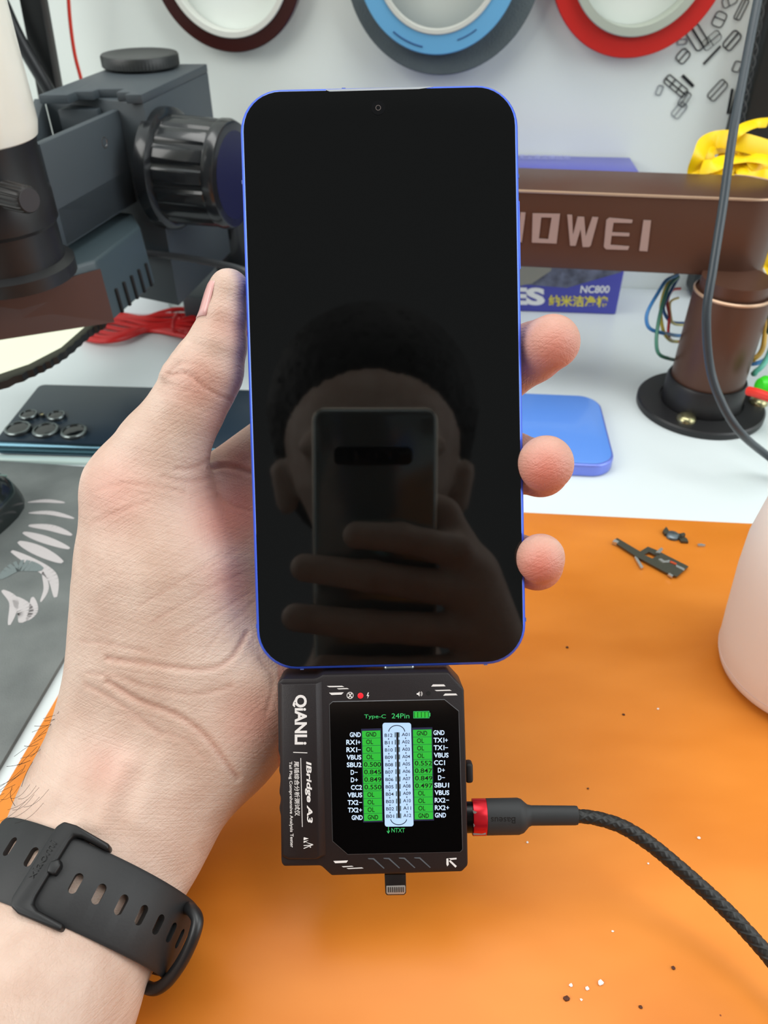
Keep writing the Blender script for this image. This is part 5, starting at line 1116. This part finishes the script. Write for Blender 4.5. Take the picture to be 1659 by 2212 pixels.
def band_hit(px, py, off=0.0):
    r = np.array([(px - 829.5) / F, -(py - 1106) / F, 1.0]); o = -c_
    A_, B_ = RA + off, RB + off; ru, rv = r @ lat / A_, r @ nrm / B_; ou, ov = o @ lat / A_, o @ nrm / B_
    qa, qb, qc = ru*ru + rv*rv, 2*(ou*ru + ov*rv), ou*ou + ov*ov - 1; D_ = qb*qb - 4*qa*qc
    if D_ < 0: return None
    t = (-qb - math.sqrt(D_)) / (2 * qa); p = r * t; q_ = p - c_
    return math.atan2(q_ @ lat / A_, q_ @ nrm / B_), q_ @ a3
def cc6(x, y): return (x / 3.607, 1640 + y / 3.607)
m_str = mat('black_silicone_strap', (.10, .10, .105), .55, bump=.03, bscale=1200)
wb = thing('watch_strap', 'black silicone watch strap with oval holes buckled round the wrist', 'watch strap', cw3(c_ - nrm * .026))
BW = .0098
def strap_mesh(name, f0, f1, off, th, w0, w1, parent, tipr=False, n=120, e0=0, e1=0):
    mb = MB(); secs = []
    for i in range(n + 1):
        t = i / n; f = lerp(f0, f1, t); w = lerp(w0, w1, t)
        if tipr: w *= math.sqrt(max(.02, 1 - max(0, (t - .93) / .07) ** 2 * .9))
        o_ = off + lerp(e0, e1, t); b_ = .0005
        prof = [(-w, o_ + b_), (-w + b_, o_), (w - b_, o_), (w, o_ + b_), (w, o_ + th - b_), (w - b_ * 2, o_ + th), (0, o_ + th + .0001), (-w + b_ * 2, o_ + th), (-w, o_ + th - b_)]
        secs.append([mb.bm.verts.new(cw3(band(f, s_, oo))) for s_, oo in prof])
    for A_, B_ in zip(secs, secs[1:]):
        for k in range(len(A_)): mb.bm.faces.new([A_[k], A_[(k+1) % len(A_)], B_[(k+1) % len(A_)], B_[k]])
    mb.bm.faces.new(secs[0]); mb.bm.faces.new(secs[-1][::-1]); return mb.build(name, m_str, parent)
def slots(obj, L, length, width, off):
    cut = MB()
    for f, s_ in L:
        c0 = cw3(band(f, s_, off)); nn = (cw3(band(f, s_, off + .01)) - c0).normalized(); ax_ = (cw3(band(f, s_ + .01, off)) - c0).normalized(); tr = nn.cross(ax_)
        pts = []
        for k in range(20):
            a = 2 * math.pi * k / 20; sg = 1 if math.sin(a) >= 0 else -1
            pts.append(c0 - nn * .004 + ax_ * (sg * (length - width) / 2 + width/2 * math.sin(a)) + tr * (width/2 * math.cos(a)))
        cut.prism(pts, nn * .008)
    co = cut.build('cutter', m_str, None, origin=(0, 0, 0)); md = obj.modifiers.new('b', 'BOOLEAN'); md.operation = 'DIFFERENCE'; md.object = co; md.solver = 'EXACT'
    bpy.context.view_layer.update(); dg = bpy.context.evaluated_depsgraph_get(); me = bpy.data.meshes.new_from_object(obj.evaluated_get(dg)); obj.modifiers.clear(); obj.data = me; me.set_sharp_from_angle(angle=math.radians(30))
    bpy.data.objects.remove(co)
_h0 = [band_hit(*cc6(x, y), .0025) for x, y in ((602, 945), (782, 1045), (952, 1145), (1098, 1242))]
c_ = c_ + a3 * (sum(h[1] for h in _h0) / 4)
fB = band_hit(*cc6(380, 870), .002)[0]
lower = strap_mesh('strap', -math.pi * .98, fB + .18, 0, .0020, BW, BW, wb)
fe_ = math.radians(86)
upper = strap_mesh('strap_end', fB - .05, fe_, .0004, .0022, BW * .97, BW * .97, wb, n=80, e0=.0, e1=-.0006)
back = strap_mesh('strap', math.radians(60), math.pi * 1.02, -.0010, .0018, BW * .9, BW * .9, wb)
hB = [band_hit(*cc6(x, y), .0025) for x, y in ((602, 945), (782, 1045), (952, 1145), (1098, 1242))]
st_ = (hB[3][0] - hB[0][0]) / 3; s0 = sum(h[1] for h in hB) / 4
slots(upper, [(hB[0][0] + st_ * k, s0) for k in range(7)], .0050, .0023, .0015)
slots(back, [(hB[0][0] + st_ * k, s0) for k in range(7)], .0050, .0023, -.0005) if False else None
hA = [band_hit(*cc6(x, y), .002) for x, y in ((75, 680), (240, 760))]
slots(lower, [h for h in hA if h], .0050, .0023, .001)
# buckle frame
def bpt(x, y, off): h = band_hit(*cc6(x, y), off); return cw3(band(h[0], h[1], off))
mb = MB()
def bar(mb, A_, B_, w0, th, off):
    """raised bar between two crop points with rounded section"""
    p, q_ = bpt(*A_, off), bpt(*B_, off); t = (q_ - p).normalized(); nn = (cw3(band(0, 0, .01)) - cw3(band(0, 0, 0))).normalized(); s_ = t.cross(nn).normalized(); mb.box((p + q_) / 2, (t, s_, nn), ((q_ - p).length, w0, th), .0006, 3)
outer = [(865, 672), (600, 520), (500, 490), (440, 530), (95, 1085), (85, 1150), (140, 1205), (480, 1350), (505, 1290), (300, 1180), (262, 1130), (275, 1080), (545, 640), (580, 602), (640, 612), (850, 722)]
lo_, hi_ = [bpt(x, y, .0030) for x, y in outer], None
pin_n = (cw3(band(-.3, 0, .01)) - cw3(band(-.3, 0, 0))).normalized()
sm_o = []
MB().prism([p + pin_n * .0012 for p in lo_], -pin_n * .0040, .0007, 3).build('buckle', mat('black_metal_buckle', (.085, .085, .09), .45, metal=.2), wb)
pn = [bpt(x, y, .0036) for x, y in ((395, 800), (470, 780), (482, 830), (430, 910), (365, 885))]
MB().prism([p + pin_n * .0012 for p in pn], -pin_n * .004, .0006, 3).build('buckle_pin', mat('black_metal_buckle', 0), wb)
kt = MB(); put_text(kt, 'xiaomi', [(300, 945), (472, 660), (400, 620), (215, 920)][:0] or [(262, 945), (445, 665), (400, 635), (218, 925)], lambda x, y: bpt(x, y, .0030) + pin_n * .00125, bold=.0)
kt.build('engraved_name', mat('engraved_dark', (.03, .03, .03), .5), wb, smooth=False)
# loop that holds the strap end
Lp = [(1080, 1720), (1130, 1770), (1210, 1790), (1300, 1735), (1400, 1605), (1470, 1475), (1520, 1350), (1537, 1250), (1500, 1180), (1440, 1150), (1380, 1120)]
dd = [.2150, .2105, .2075, .2060, .2055, .2055, .2060, .2075, .2100, .2140, .2180]
q = spline([P(*cc6(x, y), d_) for (x, y), d_ in zip(Lp, dd)], 6); MB().tube(q, .0017, 14).build('keeper_loop', mat('black_rubber_loop', (.10, .10, .105), .38), wb)

# ================================================================== PHOTOGRAPHER'S PHONE (mirrored in the screen)
pt_ = real(810, 885, .426) - CAM; sx_, sy_ = pt_.dot(RT), pt_.dot(UP)
def sc(x, y, z): return CAM + RT * x + UP * y + FW * z
def scr(cx_, cy_, w, h, r, z): 
    L = []
    for gx, gy, a0 in ((1, 1, 0), (-1, 1, 90), (-1, -1, 180), (1, -1, 270)):
        for k in range(8): an = math.radians(a0 + k * 90 / 7); L.append(sc(cx_ + gx * (w/2 - r) + r * math.cos(an), cy_ + gy * (h/2 - r) + r * math.sin(an), z))
    return L
s10 = thing('camera_phone', 'silver phone taking the picture, seen only as a mirror image in the black screen', 'phone', sc(sx_, sy_ - .15, -.006))
MB().prism(scr(sx_, sy_ - .075, .068, .150, .006, -.0020), -FW * .0078, .0014, 3).build('phone_body', mat('prism_silver_glass', (.62, .66, .66), .12, metal=.6, coat=.5), s10)
MB().prism(scr(sx_, sy_ - .075, .0705, .1525, .0075, -.0040), -FW * .0040, .0012, 3).build('phone_rim', mat('polished_silver', (.85, .80, .74), .18, metal=1), s10)
by = sy_ - .0255; bar_ = MB().prism(scr(sx_ - .001, by, .0435, .0100, .003, -.0011), -FW * .0012, .0002).build('camera_bar', mat('black_lens_bar', (.01, .01, .01), .1), s10)
for kx in (-.0125, -.0015, .0105): MB().lathe(sc(sx_ + kx, by, -.00105), FW, [(.0033, 0), (.0033, .0002), (.0028, .0002), (.0024, .0001)], 32).build('camera_lens', mat('lens_dark', (.03, .03, .04), .05, coat=1), bar_)
